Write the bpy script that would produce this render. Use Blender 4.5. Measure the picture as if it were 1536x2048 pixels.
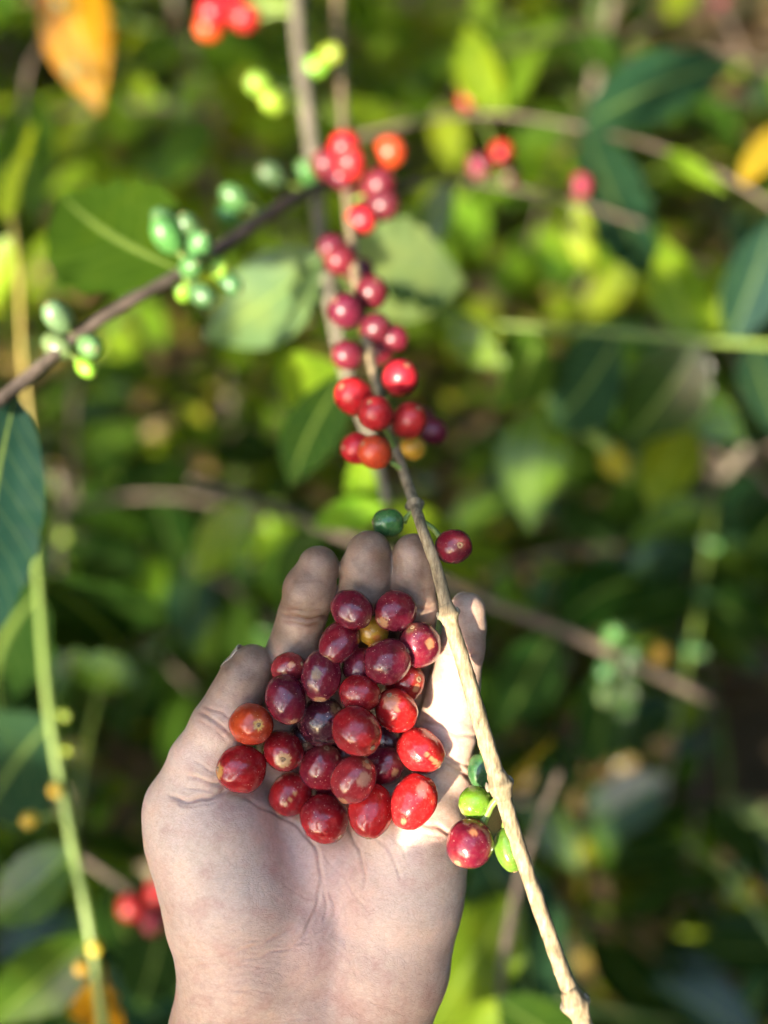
import bpy, math, random
import numpy as np
from mathutils import Vector, Matrix, noise as mnoise

# ------------------------------------------------------------------ camera, sky, sun, exposure
scene = bpy.context.scene
for o in list(bpy.data.objects):
    bpy.data.objects.remove(o)
PITCH = math.radians(45.0)            # looking down
CAM = np.array((0.0, 0.0, 1.5))
FP = 1024.0 / math.tan(math.radians(27.0))     # focal length in photo pixels (2048 high)
D0 = 0.33                              # distance of the hand
S = D0 / FP                            # metres per photo pixel at the hand
cam_d = bpy.data.cameras.new("camera")
cam = bpy.data.objects.new("camera", cam_d)
scene.collection.objects.link(cam)
cam.location = CAM
cam.rotation_euler = (math.pi / 2 - PITCH, 0, 0)
cam_d.sensor_fit = 'VERTICAL'
cam_d.sensor_height = 24.0
cam_d.sensor_width = 18.0
cam_d.lens = 12.0 / math.tan(math.radians(27.0))
cam_d.clip_start = 0.01
cam_d.clip_end = 400
cam_d.dof.use_dof = True
cam_d.dof.focus_distance = 0.320
cam_d.dof.aperture_fstop = 2.1
scene.camera = cam
AX = np.array((1.0, 0, 0))
AY = np.array((0, math.sin(PITCH), math.cos(PITCH)))
AZ = np.array((0, -math.cos(PITCH), math.sin(PITCH)))
RC = np.stack([AX, AY, AZ], 1)         # columns: camera axes in the world

SUN_CAM = np.array((-0.42, -0.30, 0.857)); SUN_CAM /= np.linalg.norm(SUN_CAM)
SUN = RC @ SUN_CAM                     # towards the sun
sun_d = bpy.data.lights.new("sun", 'SUN')
sun_d.energy = 2.0
sun_d.angle = math.radians(0.5)
sun_d.color = (1.0, 0.89, 0.72)
sun = bpy.data.objects.new("sun", sun_d)
scene.collection.objects.link(sun)
sun.rotation_euler = Vector(SUN).to_track_quat('Z', 'Y').to_euler()
sun.location = (-3, -5, 6)
world = bpy.data.worlds.new("World")
scene.world = world
world.use_nodes = True
wn = world.node_tree
sky = wn.nodes.new('ShaderNodeTexSky')
sky.sky_type = 'NISHITA'
sky.sun_disc = False
sky.sun_elevation = math.asin(SUN[2])
sky.sun_rotation = math.atan2(SUN[0], SUN[1])
wn.links.new(sky.outputs[0], wn.nodes['Background'].inputs[0])
wn.nodes['Background'].inputs[1].default_value = 0.15
vs = scene.view_settings
vs.view_transform = 'Standard'
vs.look = 'None'
vs.gamma = 1.0
vs.exposure = 3.15
vs.use_white_balance = True
vs.white_balance_temperature = 6750
vs.white_balance_tint = 10
scene.cycles.use_denoising = True
scene.cycles.max_bounces = 8
scene.cycles.diffuse_bounces = 4
scene.cycles.transmission_bounces = 6
scene.cycles.sample_clamp_indirect = 8

# ------------------------------------------------------------------ helpers
rng = random.Random(11)
COL = scene.collection

def cs(px, py, z=0.0):
    """photo pixel + offset towards the camera (in hand pixels) -> camera space in hand pixels, origin at hand plane"""
    k = (FP - z) / FP
    return np.array(((px - 768) * k, (1024 - py) * k, z))

def to_world(p):
    """camera-space hand pixels -> world metres"""
    p = np.asarray(p, float)
    q = p * S
    q = q + np.array((0, 0, -D0))
    return CAM + q @ RC.T

def W(px, py, d):
    """photo pixel + depth in metres -> world"""
    q = np.array(((px - 768) / FP * d, (1024 - py) / FP * d, -d))
    return CAM + RC @ q

def project(p):
    q = RC.T @ (np.asarray(p) - CAM)
    d = -q[2]
    if d < 1e-4:
        return None
    return 768 + q[0] / d * FP, 1024 - q[1] / d * FP, d

def tag(o, label=None, cat=None, group=None, kind=None):
    if label: o['label'] = label
    if cat: o['category'] = cat
    if group: o['group'] = group
    if kind: o['kind'] = kind
    return o

def empty(name, loc):
    o = bpy.data.objects.new(name, None)
    o.empty_display_size = 0.02
    o.location = loc
    COL.objects.link(o)
    return o

def mesh_from(name, v, f, mat=None, smooth=True):
    m = bpy.data.meshes.new(name)
    v = np.asarray(v, np.float32)
    if isinstance(f, np.ndarray):
        n, k = f.shape
        m.vertices.add(len(v)); m.vertices.foreach_set('co', v.ravel())
        m.loops.add(n * k); m.loops.foreach_set('vertex_index', f.astype(np.int32).ravel())
        m.polygons.add(n)
        m.polygons.foreach_set('loop_start', np.arange(0, n * k, k, dtype=np.int32))
        m.update(calc_edges=True)
        m.validate()
    else:
        m.from_pydata([tuple(x) for x in v], [], f)
    m.polygons.foreach_set('use_smooth', [smooth] * len(m.polygons))
    if mat: m.materials.append(mat)
    return m

def add(name, mesh, parent=None, loc=None):
    """loc in world; parents are unrotated empties or the mesh's own frame"""
    o = bpy.data.objects.new(name, mesh)
    COL.objects.link(o)
    if parent is not None:
        o.parent = parent
    if loc is not None:
        o.location = loc
    return o

def rel(parent, p):
    return np.asarray(p) - np.array(wloc[parent.name])

wloc = {}
def thing(name, loc, label, cat, group=None):
    o = empty(name, loc)
    wloc[o.name] = tuple(loc)
    tag(o, label, cat, group)
    return o

def spline(pts, n):
    P = np.asarray(pts, float)
    P = np.vstack([2 * P[0] - P[1], P, 2 * P[-1] - P[-2]])
    out = []
    segs = len(P) - 3
    for t in np.linspace(0, segs - 1e-6, n):
        i = int(t); u = t - i
        a, b, c, d = P[i], P[i + 1], P[i + 2], P[i + 3]
        out.append(.5 * (2 * b + (c - a) * u + (2 * a - 5 * b + 4 * c - d) * u * u + (3 * b - a - 3 * c + d) * u ** 3))
    return np.array(out)

def tube(path, rad, sides=10, bump=0.0, seed=0.0, freq=300.0):
    """tapered closed tube along a sampled path; returns v, f"""
    n = len(path)
    T = np.gradient(path, axis=0)
    T /= np.linalg.norm(T, axis=1)[:, None] + 1e-12
    ref = np.array((0.3, 0.2, 0.93))
    v = []
    nrm = np.cross(T[0], ref); nrm /= np.linalg.norm(nrm)
    for i in range(n):
        nrm = nrm - T[i] * np.dot(nrm, T[i]); nrm /= np.linalg.norm(nrm) + 1e-12
        bi = np.cross(T[i], nrm)
        for k in range(sides):
            a = 2 * math.pi * k / sides
            d = math.cos(a) * nrm + math.sin(a) * bi
            r = rad[i]
            if bump:
                q = path[i] * freq * 0.4 + d * 1.3 + seed
                r *= 1 + bump * mnoise.noise(Vector(q)) + bump * .5 * mnoise.noise(Vector(q * 2.7))
            v.append(path[i] + d * r)
    f = []
    for i in range(n - 1):
        for k in range(sides):
            k2 = (k + 1) % sides
            f.append((i * sides + k, i * sides + k2, (i + 1) * sides + k2, (i + 1) * sides + k))
    v.append(path[0]); v.append(path[-1])
    c0, c1 = len(v) - 2, len(v) - 1
    for k in range(sides):
        k2 = (k + 1) % sides
        f.append((c0, k2, k))
        f.append((c1, (n - 1) * sides + k, (n - 1) * sides + k2))
    return np.array(v), f

# ------------------------------------------------------------------ materials
def new_mat(name):
    m = bpy.data.materials.new(name)
    m.use_nodes = True
    nt = m.node_tree
    return m, nt, nt.nodes['Principled BSDF'], nt.links

def N(nt, typ, **kw):
    n = nt.nodes.new(typ)
    for k, v in kw.items():
        if k in n.inputs:
            n.inputs[k].default_value = v
        else:
            setattr(n, k, v)
    return n

def mixrgb(nt, a, b, fac, blend='MIX'):
    n = nt.nodes.new('ShaderNodeMix')
    n.data_type = 'RGBA'; n.blend_type = blend
    for sock, val in ((n.inputs[6], a), (n.inputs[7], b), (n.inputs[0], fac)):
        if hasattr(val, 'links') or hasattr(val, 'is_linked'):
            nt.links.new(val, sock)
        else:
            sock.default_value = val if not isinstance(val, tuple) else (*val[:3], 1)
    return n.outputs[2]

def ramp(nt, fac, stops):
    n = nt.nodes.new('ShaderNodeValToRGB')
    e = n.color_ramp.elements
    while len(e) > 1: e.remove(e[-1])
    e[0].position = stops[0][0]; e[0].color = (*stops[0][1], 1)
    for p, c in stops[1:]:
        x = e.new(p); x.color = (*c, 1)
    nt.links.new(fac, n.inputs[0])
    return n.outputs[0]

def skin_material():
    m, nt, b, L = new_mat("skin")
    at = N(nt, 'ShaderNodeAttribute', attribute_name='tone')
    tc = N(nt, 'ShaderNodeTexCoord')
    n1 = N(nt, 'ShaderNodeTexNoise', Scale=95.0, Detail=5.0, Roughness=.6)
    L.new(tc.outputs['Object'], n1.inputs['Vector'])
    mott = ramp(nt, n1.outputs['Fac'], [(.3, (.84, .68, .66)), (.5, (1, 1, 1)), (.7, (1.10, 1.0, .93))])
    c = mixrgb(nt, at.outputs['Color'], mott, .75, 'MULTIPLY')
    n2 = N(nt, 'ShaderNodeTexNoise', Scale=520.0, Detail=4.0, Roughness=.7)
    L.new(tc.outputs['Object'], n2.inputs['Vector'])
    fine = ramp(nt, n2.outputs['Fac'], [(.3, (.80, .76, .74)), (.55, (1, 1, 1)), (.8, (1.08, 1.06, 1.04))])
    c = mixrgb(nt, c, fine, .6, 'MULTIPLY')
    # skin line network: warped fine cells
    nw = N(nt, 'ShaderNodeTexNoise', Scale=160.0, Detail=2.0)
    L.new(tc.outputs['Object'], nw.inputs['Vector'])
    mp = N(nt, 'ShaderNodeVectorMath', operation='SCALE'); mp.inputs['Scale'].default_value = .006
    L.new(nw.outputs['Color'], mp.inputs[0])
    ad = N(nt, 'ShaderNodeVectorMath', operation='ADD')
    L.new(tc.outputs['Object'], ad.inputs[0]); L.new(mp.outputs[0], ad.inputs[1])
    def lines(rz, sc, stretch):
        mpp = N(nt, 'ShaderNodeMapping')
        mpp.inputs['Rotation'].default_value = (0, 0, rz)
        mpp.inputs['Scale'].default_value = (1, stretch, 1)
        L.new(ad.outputs[0], mpp.inputs[0])
        v = N(nt, 'ShaderNodeTexVoronoi', feature='DISTANCE_TO_EDGE', Scale=sc)
        L.new(mpp.outputs[0], v.inputs['Vector'])
        return ramp(nt, v.outputs['Distance'], [(0.0, (0, 0, 0)), (.17, (1, 1, 1))])
    def wrinkles(rz, sc, sx, sy, w):
        mpp = N(nt, 'ShaderNodeMapping')
        mpp.inputs['Rotation'].default_value = (0, 0, rz)
        mpp.inputs['Scale'].default_value = (sx, sy, sx)
        L.new(ad.outputs[0], mpp.inputs[0])
        n = N(nt, 'ShaderNodeTexNoise', Scale=sc, Detail=2.0, Roughness=.5)
        L.new(mpp.outputs[0], n.inputs['Vector'])
        return ramp(nt, n.outputs['Fac'], [(.5 - w, (1, 1, 1)), (.5, (0, 0, 0)), (.5 + w, (1, 1, 1))])
    l1 = lines(.5, 520, 2.6)
    l2 = lines(-.7, 460, 2.4)
    l3 = lines(.1, 800, 1.3)
    net = mixrgb(nt, mixrgb(nt, l1, l2, .5), l3, .3)
    w1 = wrinkles(.12, 150, .55, 2.6, .035)
    w2 = wrinkles(-.9, 170, .6, 2.0, .022)
    w3 = wrinkles(.75, 190, .6, 2.2, .022)
    sxyz = N(nt, 'ShaderNodeSeparateXYZ'); L.new(tc.outputs['Object'], sxyz.inputs[0])
    wm = N(nt, 'ShaderNodeMapRange'); wm.inputs[1].default_value = .018; wm.inputs[2].default_value = .042
    wm.inputs[3].default_value = 1.0; wm.inputs[4].default_value = .12
    L.new(sxyz.outputs[1], wm.inputs[0])
    w1m = mixrgb(nt, (1, 1, 1), w1, wm.outputs[0])
    big = mixrgb(nt, w1m, mixrgb(nt, w2, w3, .5), .45)
    net = mixrgb(nt, net, big, .38)
    tint = mixrgb(nt, (.66, .47, .40), (1, 1, 1), net)
    c = mixrgb(nt, c, tint, .55, 'MULTIPLY')
    # dirt specks
    v = N(nt, 'ShaderNodeTexVoronoi', feature='F1', Scale=150.0)
    L.new(tc.outputs['Object'], v.inputs['Vector'])
    sp = ramp(nt, v.outputs['Distance'], [(.05, (1, 1, 1)), (.085, (0, 0, 0))])
    sel = ramp(nt, v.outputs['Color'], [(.80, (0, 0, 0)), (.84, (1, 1, 1))])
    spk = mixrgb(nt, sp, sel, 1.0, 'MULTIPLY')
    c = mixrgb(nt, c, (.10, .06, .045), spk)
    L.new(c, b.inputs['Base Color'])
    b.inputs['Roughness'].default_value = .5
    b.inputs['Specular IOR Level'].default_value = .45
    b.inputs['Subsurface Weight'].default_value = .28
    b.inputs['Subsurface Radius'].default_value = (1.0, .30, .16)
    b.inputs['Subsurface Scale'].default_value = .0045
    bp = N(nt, 'ShaderNodeBump', Strength=.3, Distance=.0004)
    L.new(net, bp.inputs['Height'])
    bp2 = N(nt, 'ShaderNodeBump', Strength=.12, Distance=.0003)
    L.new(n2.outputs['Fac'], bp2.inputs['Height'])
    L.new(bp.outputs[0], bp2.inputs['Normal'])
    L.new(bp2.outputs[0], b.inputs['Normal'])
    return m

def cherry_material(name, objcol=False):
    m, nt, b, L = new_mat(name)
    tc = N(nt, 'ShaderNodeTexCoord')
    oi = N(nt, 'ShaderNodeObjectInfo')
    if objcol:
        src = oi.outputs['Color']
    else:
        src = N(nt, 'ShaderNodeAttribute', attribute_name='tone').outputs['Color']
    rs = N(nt, 'ShaderNodeMath', operation='MULTIPLY'); L.new(oi.outputs['Random'], rs.inputs[0]); rs.inputs[1].default_value = 60.0
    ad = N(nt, 'ShaderNodeVectorMath', operation='ADD')
    L.new(tc.outputs['Object'], ad.inputs[0]); L.new(rs.outputs[0], ad.inputs[1])
    n1 = N(nt, 'ShaderNodeTexNoise', Scale=2.3, Detail=4.0, Roughness=.6)
    L.new(ad.outputs[0], n1.inputs['Vector'])
    mott = ramp(nt, n1.outputs['Fac'], [(.30, (.62, .55, .62)), (.5, (1, 1, 1)), (.72, (1.22, 1.25, 1.15))])
    c = mixrgb(nt, src, mott, .7, 'MULTIPLY')
    v = N(nt, 'ShaderNodeTexVoronoi', feature='F1', Scale=7.5)
    L.new(ad.outputs[0], v.inputs['Vector'])
    sp = ramp(nt, v.outputs['Distance'], [(.10, (1, 1, 1)), (.17, (0, 0, 0))])
    sel = ramp(nt, v.outputs['Color'], [(.62, (0, 0, 0)), (.72, (1, 1, 1))])
    spk = mixrgb(nt, sp, sel, 1.0, 'MULTIPLY')
    c = mixrgb(nt, c, mixrgb(nt, c, (.70, .45, .34), .7), spk)
    # dusty bloom
    n3 = N(nt, 'ShaderNodeTexNoise', Scale=5.5, Detail=6.0, Roughness=.75)
    L.new(ad.outputs[0], n3.inputs['Vector'])
    du = ramp(nt, n3.outputs['Fac'], [(.50, (0, 0, 0)), (.75, (.12, .12, .12))])
    c = mixrgb(nt, c, (.50, .33, .30), du)
    L.new(c, b.inputs['Base Color'])
    rr = ramp(nt, n3.outputs['Fac'], [(.3, (.22, .22, .22)), (.7, (.42, .42, .42))] if objcol else [(.3, (.10, .10, .10)), (.7, (.30, .30, .30))])
    L.new(rr, b.inputs['Roughness'])
    b.inputs['Specular IOR Level'].default_value = .45
    b.inputs['Subsurface Weight'].default_value = .10
    b.inputs['Subsurface Radius'].default_value = (1, .18, .10)
    b.inputs['Subsurface Scale'].default_value = .0025
    b.inputs['Coat Weight'].default_value = .05 if objcol else .25
    b.inputs['Coat Roughness'].default_value = .12
    bp = N(nt, 'ShaderNodeBump', Strength=.25, Distance=.0004)
    L.new(n1.outputs['Fac'], bp.inputs['Height'])
    L.new(bp.outputs[0], b.inputs['Normal'])
    return m

def bark_material(name, cols, scale=1.0, rough=.8):
    m, nt, b, L = new_mat(name)
    tc = N(nt, 'ShaderNodeTexCoord')
    mp = N(nt, 'ShaderNodeMapping'); mp.inputs['Scale'].default_value = (1, .18, .4)
    mp.inputs['Rotation'].default_value = (0, 0, math.radians(18))
    L.new(tc.outputs['Object'], mp.inputs[0])
    n1 = N(nt, 'ShaderNodeTexNoise', Scale=900.0 * scale, Detail=6.0, Roughness=.65)
    L.new(mp.outputs[0], n1.inputs['Vector'])
    c = ramp(nt, n1.outputs['Fac'], [(.25, cols[0]), (.45, cols[1]), (.6, cols[2]), (.8, cols[3])])
    n2 = N(nt, 'ShaderNodeTexNoise', Scale=170.0 * scale, Detail=4.0, Roughness=.6)
    L.new(tc.outputs['Object'], n2.inputs['Vector'])
    p = ramp(nt, n2.outputs['Fac'], [(.35, (.55, .56, .50)), (.55, (1, 1, 1)), (.75, (1.25, 1.2, 1.1))])
    c = mixrgb(nt, c, p, .8, 'MULTIPLY')
    L.new(c, b.inputs['Base Color'])
    b.inputs['Roughness'].default_value = rough
    bp = N(nt, 'ShaderNodeBump', Strength=.8, Distance=.0005)
    L.new(n1.outputs['Fac'], bp.inputs['Height'])
    L.new(bp.outputs[0], b.inputs['Normal'])
    return m

def leaf_material():
    m, nt, b, L = new_mat("leaf")
    oi = N(nt, 'ShaderNodeObjectInfo')
    tc = N(nt, 'ShaderNodeTexCoord')
    uv = N(nt, 'ShaderNodeUVMap'); uv.uv_map = 'UVMap'
    n1 = N(nt, 'ShaderNodeTexNoise', Scale=5.0, Detail=4.0)
    ad = N(nt, 'ShaderNodeVectorMath', operation='ADD')
    L.new(tc.outputs['Object'], ad.inputs[0]); L.new(oi.outputs['Random'], ad.inputs[1])
    L.new(ad.outputs[0], n1.inputs['Vector'])
    mott = ramp(nt, n1.outputs['Fac'], [(.3, (.72, .78, .75)), (.5, (1, 1, 1)), (.72, (1.35, 1.15, .9))])
    c = mixrgb(nt, oi.outputs['Color'], mott, .8, 'MULTIPLY')
    sx = N(nt, 'ShaderNodeSeparateXYZ'); L.new(uv.outputs[0], sx.inputs[0])
    mid = N(nt, 'ShaderNodeMath', operation='SUBTRACT'); L.new(sx.outputs[1], mid.inputs[0]); mid.inputs[1].default_value = .5
    ab = N(nt, 'ShaderNodeMath', operation='ABSOLUTE'); L.new(mid.outputs[0], ab.inputs[0])
    ml = ramp(nt, ab.outputs[0], [(.012, (1, 1, 1)), (.035, (0, 0, 0))])
    # lateral veins
    t1 = N(nt, 'ShaderNodeMath', operation='MULTIPLY'); L.new(ab.outputs[0], t1.inputs[0]); t1.inputs[1].default_value = 4.2
    t2 = N(nt, 'ShaderNodeMath', operation='MULTIPLY'); L.new(sx.outputs[0], t2.inputs[0]); t2.inputs[1].default_value = 9.0
    t3 = N(nt, 'ShaderNodeMath', operation='SUBTRACT'); L.new(t2.outputs[0], t3.inputs[0]); L.new(t1.outputs[0], t3.inputs[1])
    t4 = N(nt, 'ShaderNodeMath', operation='FRACT'); L.new(t3.outputs[0], t4.inputs[0])
    t5 = N(nt, 'ShaderNodeMath', operation='SUBTRACT'); L.new(t4.outputs[0], t5.inputs[0]); t5.inputs[1].default_value = .5
    t6 = N(nt, 'ShaderNodeMath', operation='ABSOLUTE'); L.new(t5.outputs[0], t6.inputs[0])
    vl = ramp(nt, t6.outputs[0], [(.02, (.22, .22, .22)), (.06, (0, 0, 0))])
    vein = mixrgb(nt, ml, vl, 1.0, 'LIGHTEN')
    c = mixrgb(nt, c, mixrgb(nt, c, (.30, .42, .10), .45), vein)
    L.new(c, b.inputs['Base Color'])
    b.inputs['Roughness'].default_value = .22
    b.inputs['Specular IOR Level'].default_value = .5
    tr = N(nt, 'ShaderNodeBsdfTranslucent')
    tcol = mixrgb(nt, c, (2.7, 2.3, .5), 1.0, 'MULTIPLY')
    L.new(tcol, tr.inputs['Color'])
    mx = N(nt, 'ShaderNodeMixShader'); mx.inputs[0].default_value = .42
    L.new(b.outputs[0], mx.inputs[1]); L.new(tr.outputs[0], mx.inputs[2])
    L.new(mx.outputs[0], nt.nodes['Material Output'].inputs['Surface'])
    return m

def attr_leaf_material(name):
    m, nt, b, L = new_mat(name)
    at = N(nt, 'ShaderNodeAttribute', attribute_name='tone')
    L.new(at.outputs['Color'], b.inputs['Base Color'])
    b.inputs['Roughness'].default_value = .6
    return m

def ground_material():
    m, nt, b, L = new_mat("leaf_litter_soil")
    tc = N(nt, 'ShaderNodeTexCoord')
    n1 = N(nt, 'ShaderNodeTexNoise', Scale=22.0, Detail=8.0, Roughness=.7)
    L.new(tc.outputs['Object'], n1.inputs['Vector'])
    c = ramp(nt, n1.outputs['Fac'], [(.3, (.03, .02, .01)), (.5, (.08, .055, .025)), (.68, (.17, .12, .055)), (.8, (.07, .09, .02))])
    L.new(c, b.inputs['Base Color'])
    b.inputs['Roughness'].default_value = .95
    bp = N(nt, 'ShaderNodeBump', Strength=.8, Distance=.03)
    L.new(n1.outputs['Fac'], bp.inputs['Height']); L.new(bp.outputs[0], b.inputs['Normal'])
    return m

def plain(name, col, rough=.5, sss=0):
    m, nt, b, L = new_mat(name)
    tc = N(nt, 'ShaderNodeTexCoord')
    n1 = N(nt, 'ShaderNodeTexNoise', Scale=700.0, Detail=3.0)
    L.new(tc.outputs['Object'], n1.inputs['Vector'])
    mott = ramp(nt, n1.outputs['Fac'], [(.3, (.7, .7, .7)), (.6, (1.1, 1.1, 1.1))])
    L.new(mixrgb(nt, (*col, 1), mott, .7, 'MULTIPLY'), b.inputs['Base Color'])
    b.inputs['Roughness'].default_value = rough
    b.inputs['Subsurface Weight'].default_value = sss
    b.inputs['Subsurface Scale'].default_value = .002
    return m

M_SKIN = skin_material()
M_CHERRY = cherry_material("cherry_skin")
M_BERRY = cherry_material("berry_skin", True)
M_TWIG = bark_material("pale_twig_bark", [(.08, .055, .03), (.25, .18, .10), (.37, .285, .17), (.47, .39, .27)])
M_GREY = bark_material("grey_twig_bark", [(.08, .068, .048), (.16, .135, .095), (.22, .195, .15), (.30, .275, .22)], .6)
M_BROWN = bark_material("brown_twig_bark", [(.05, .035, .025), (.11, .08, .06), (.15, .11, .085), (.22, .18, .14)], .6)
M_GREENSTEM = plain("green_stem", (.17, .25, .05), .45)
M_YELLOWSTEM = plain("yellow_stem", (.32, .25, .06), .5)
M_LEAF = leaf_material()
M_SCAR = plain("scar_tissue", (.27, .16, .085), .8)
M_NAIL = plain("nail", (.52, .40, .32), .35, .2)
M_LITTER = attr_leaf_material("dry_leaf")
M_CANOPY = attr_leaf_material("canopy_leaf")
M_GROUND = ground_material()

# ------------------------------------------------------------------ ground
gv, gf = [], []
gn = 60
ext = np.concatenate([[-150, -60, -20, -8], np.linspace(-4, 6, gn - 8), [10, 25, 70, 200]])
for y in ext:
    for x in ext - 1:
        near = abs(x) < 4 and -3 < y < 5.5
        gv.append((x, y, (.05 * mnoise.noise(Vector((x * 1.3, y * 1.3, 0))) + .02 * mnoise.noise(Vector((x * 5, y * 5, 3)))) if near else 0))
for j in range(gn - 1):
    for i in range(gn - 1):
        a = j * gn + i
        gf.append((a, a + 1, a + gn + 1, a + gn))
ground = add('ground', mesh_from('ground', gv, gf, M_GROUND))
tag(ground, kind='structure')

# ------------------------------------------------------------------ leaf meshes
def leaf_mesh(seed, nu=16, nv=8, width=.40):
    r = random.Random(seed)
    ph = r.uniform(0, 6); waves = r.uniform(5.5, 8); fold = r.uniform(.10, .22); droop = r.uniform(.05, .24)
    twist = r.uniform(-.3, .3); side = r.uniform(-.06, .06); quilt = .017
    v, uvs = [], []
    for i in range(nu + 1):
        u = i / nu
        w = width * .5 * (math.sin(math.pi * min(1, u ** .85)) ** .85) * (1 - .35 * max(0, u - .6))
        if u > .86: w *= 1 - .35 * ((u - .86) / .14)
        w = max(w, .006)
        for j in range(nv + 1):
            s = j / nv * 2 - 1
            x = u
            y = s * w + side * math.sin(math.pi * u)
            e = abs(s)
            z = fold * abs(y) - droop * u * u
            z += .034 * math.sin(waves * 2 * math.pi * u + ph + (1.3 if s > 0 else 0)) * e * e * math.sin(math.pi * u)
            z += quilt * math.cos(2 * math.pi * (9 * u - 2.1 * e)) * math.sin(math.pi * e) * math.sin(math.pi * u)
            z += twist * y * u
            v.append((x, y, z)); uvs.append((u, j / nv))
    f = []
    for i in range(nu):
        for j in range(nv):
            a = i * (nv + 1) + j
            f.append((a, a + nv + 1, a + nv + 2, a + 1))
    m = mesh_from('leaf_blade', v, f, M_LEAF)
    uvl = m.uv_layers.new(name='UVMap')
    for lp in m.loops:
        uvl.data[lp.index].uv = uvs[lp.vertex_index]
    return m

LEAVES = [leaf_mesh(k) for k in range(7)]
LEAF_COLS = {
    'dark': (.016, .046, .008), 'mid': (.034, .084, .009), 'fresh': (.10, .19, .013), 'lime': (.16, .25, .016),
    'yellow': (.30, .24, .02), 'orange': (.36, .18, .006), 'teal': (.018, .054, .026)}

def frame(xdir, nrm):
    x = np.asarray(xdir, float); x = x / np.linalg.norm(x)
    z = np.asarray(nrm, float); z = z - x * np.dot(x, z)
    if np.linalg.norm(z) < 1e-5: z = np.cross(x, (0.31, .2, .7))
    z /= np.linalg.norm(z)
    y = np.cross(z, x)
    return Matrix([[x[k], y[k], z[k]] for k in range(3)])

def leaf(base, tip, nrm, parent, col, origin, mesh=None, name='leaf', wide=1.0):
    base = np.asarray(base); tip = np.asarray(tip)
    L = np.linalg.norm(tip - base)
    o = bpy.data.objects.new(name, mesh or LEAVES[rng.randrange(len(LEAVES))])
    COL.objects.link(o)
    o.parent = parent
    Mx = frame(tip - base, nrm).to_4x4()
    Mx.translation = Vector(base - np.asarray(origin))
    o.matrix_local = Mx @ Matrix.Diagonal((L, L * wide, L, 1))
    c = LEAF_COLS[col] if isinstance(col, str) else col
    j = rng.uniform(.8, 1.25)
    o.color = (c[0] * j * rng.uniform(.85, 1.2), c[1] * j, c[2] * j * rng.uniform(.85, 1.15), 1)
    return o

# ------------------------------------------------------------------ simple berry (background) meshes
def berry_mesh(name, mat, nth=14, nph=18, egg=1.12):
    v, f = [(0, 0, egg)], []
    for i in range(1, nth):
        t = math.pi * i / nth
        for k in range(nph):
            p = 2 * math.pi * k / nph
            r = math.sin(t) * (1 + .03 * math.cos(t))
            dent = -.05 * math.exp(-(t / .22) ** 2) - .06 * math.exp(-((math.pi - t) / .25) ** 2)
            v.append((r * math.cos(p), r * math.sin(p), (egg + dent) * math.cos(t)))
    v.append((0, 0, -egg + .06))
    v[0] = (0, 0, egg - .05)
    for k in range(nph):
        f.append((0, 1 + k, 1 + (k + 1) % nph))
    for i in range(nth - 2):
        for k in range(nph):
            a = 1 + i * nph; k2 = (k + 1) % nph
            f.append((a + k, a + nph + k, a + nph + k2, a + k2))
    last = len(v) - 1; a = 1 + (nth - 2) * nph
    for k in range(nph):
        f.append((last, a + (k + 1) % nph, a + k))
    return mesh_from(name, v, f, mat)

BERRY = berry_mesh('berry', M_BERRY)
def navel_mesh():
    prof = [(0, -.03), (.05, -.02), (.07, .035), (.11, .05), (.15, .03), (.19, -.02)]
    v, f = [], []
    n = 14
    for r, z in prof:
        for k in range(n):
            p = 2 * math.pi * k / n
            q = 1 + .12 * math.sin(3 * p + r * 30)
            v.append((r * q * math.cos(p), r * q * math.sin(p), z))
    for i in range(len(prof) - 1):
        for k in range(n):
            k2 = (k + 1) % n
            f.append((i * n + k, (i + 1) * n + k, (i + 1) * n + k2, i * n + k2))
    return mesh_from('navel', v, f, M_SCAR)
NAVEL = navel_mesh()
BERRY_COLS = {'red': (.40, .013, .018), 'wine': (.115, .008, .020), 'orange': (.52, .055, .012), 'green': (.058, .150, .045),
              'lime': (.22, .34, .03), 'yellow': (.48, .32, .02), 'dull': (.10, .18, .075), 'pink': (.25, .02, .05)}

def berry(c, r, axis, col, parent, origin, name='cherry', attach=None, stem_mat=None, navel=True):
    """a berry whose navel end points along axis; attach = world point of its pedicel on the twig"""
    o = bpy.data.objects.new(name, BERRY); COL.objects.link(o); o.parent = parent
    a = np.asarray(axis, float); a /= np.linalg.norm(a)
    t = np.cross(a, (0.3, 0.8, 0.1))
    Mx = frame(t, a).to_4x4()
    Mx.translation = Vector(np.asarray(c) - np.asarray(origin))
    ov = 1.18 if col in ('green', 'dull', 'lime') else 1.0
    o.matrix_local = Mx @ Matrix.Diagonal((r / ov ** .5, r / ov ** .5, r * ov ** .7, 1))
    cc = BERRY_COLS[col]; j = rng.uniform(.85, 1.15)
    o.color = (cc[0] * j, cc[1] * rng.uniform(.8, 1.3), cc[2] * rng.uniform(.8, 1.3), 1)
    if navel:
        nv = bpy.data.objects.new('navel', NAVEL); COL.objects.link(nv); nv.parent = o
        nv.location = (0, 0, 1.055)
    if attach is not None:
        p0 = np.asarray(attach); p1 = np.asarray(c) - a * r * 1.0
        mid = (p0 + p1) / 2 + np.array((0, 0, .1)) * np.linalg.norm(p1 - p0)
        path = spline([p0, mid, p1], 6) - np.asarray(origin)
        v, f = tube(path, [r * .19, r * .16, r * .15, r * .15, r * .17, r * .22], 7)
        add('pedicel', mesh_from('pedicel', v, f, stem_mat or M_GREENSTEM), parent)
    return o

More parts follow.
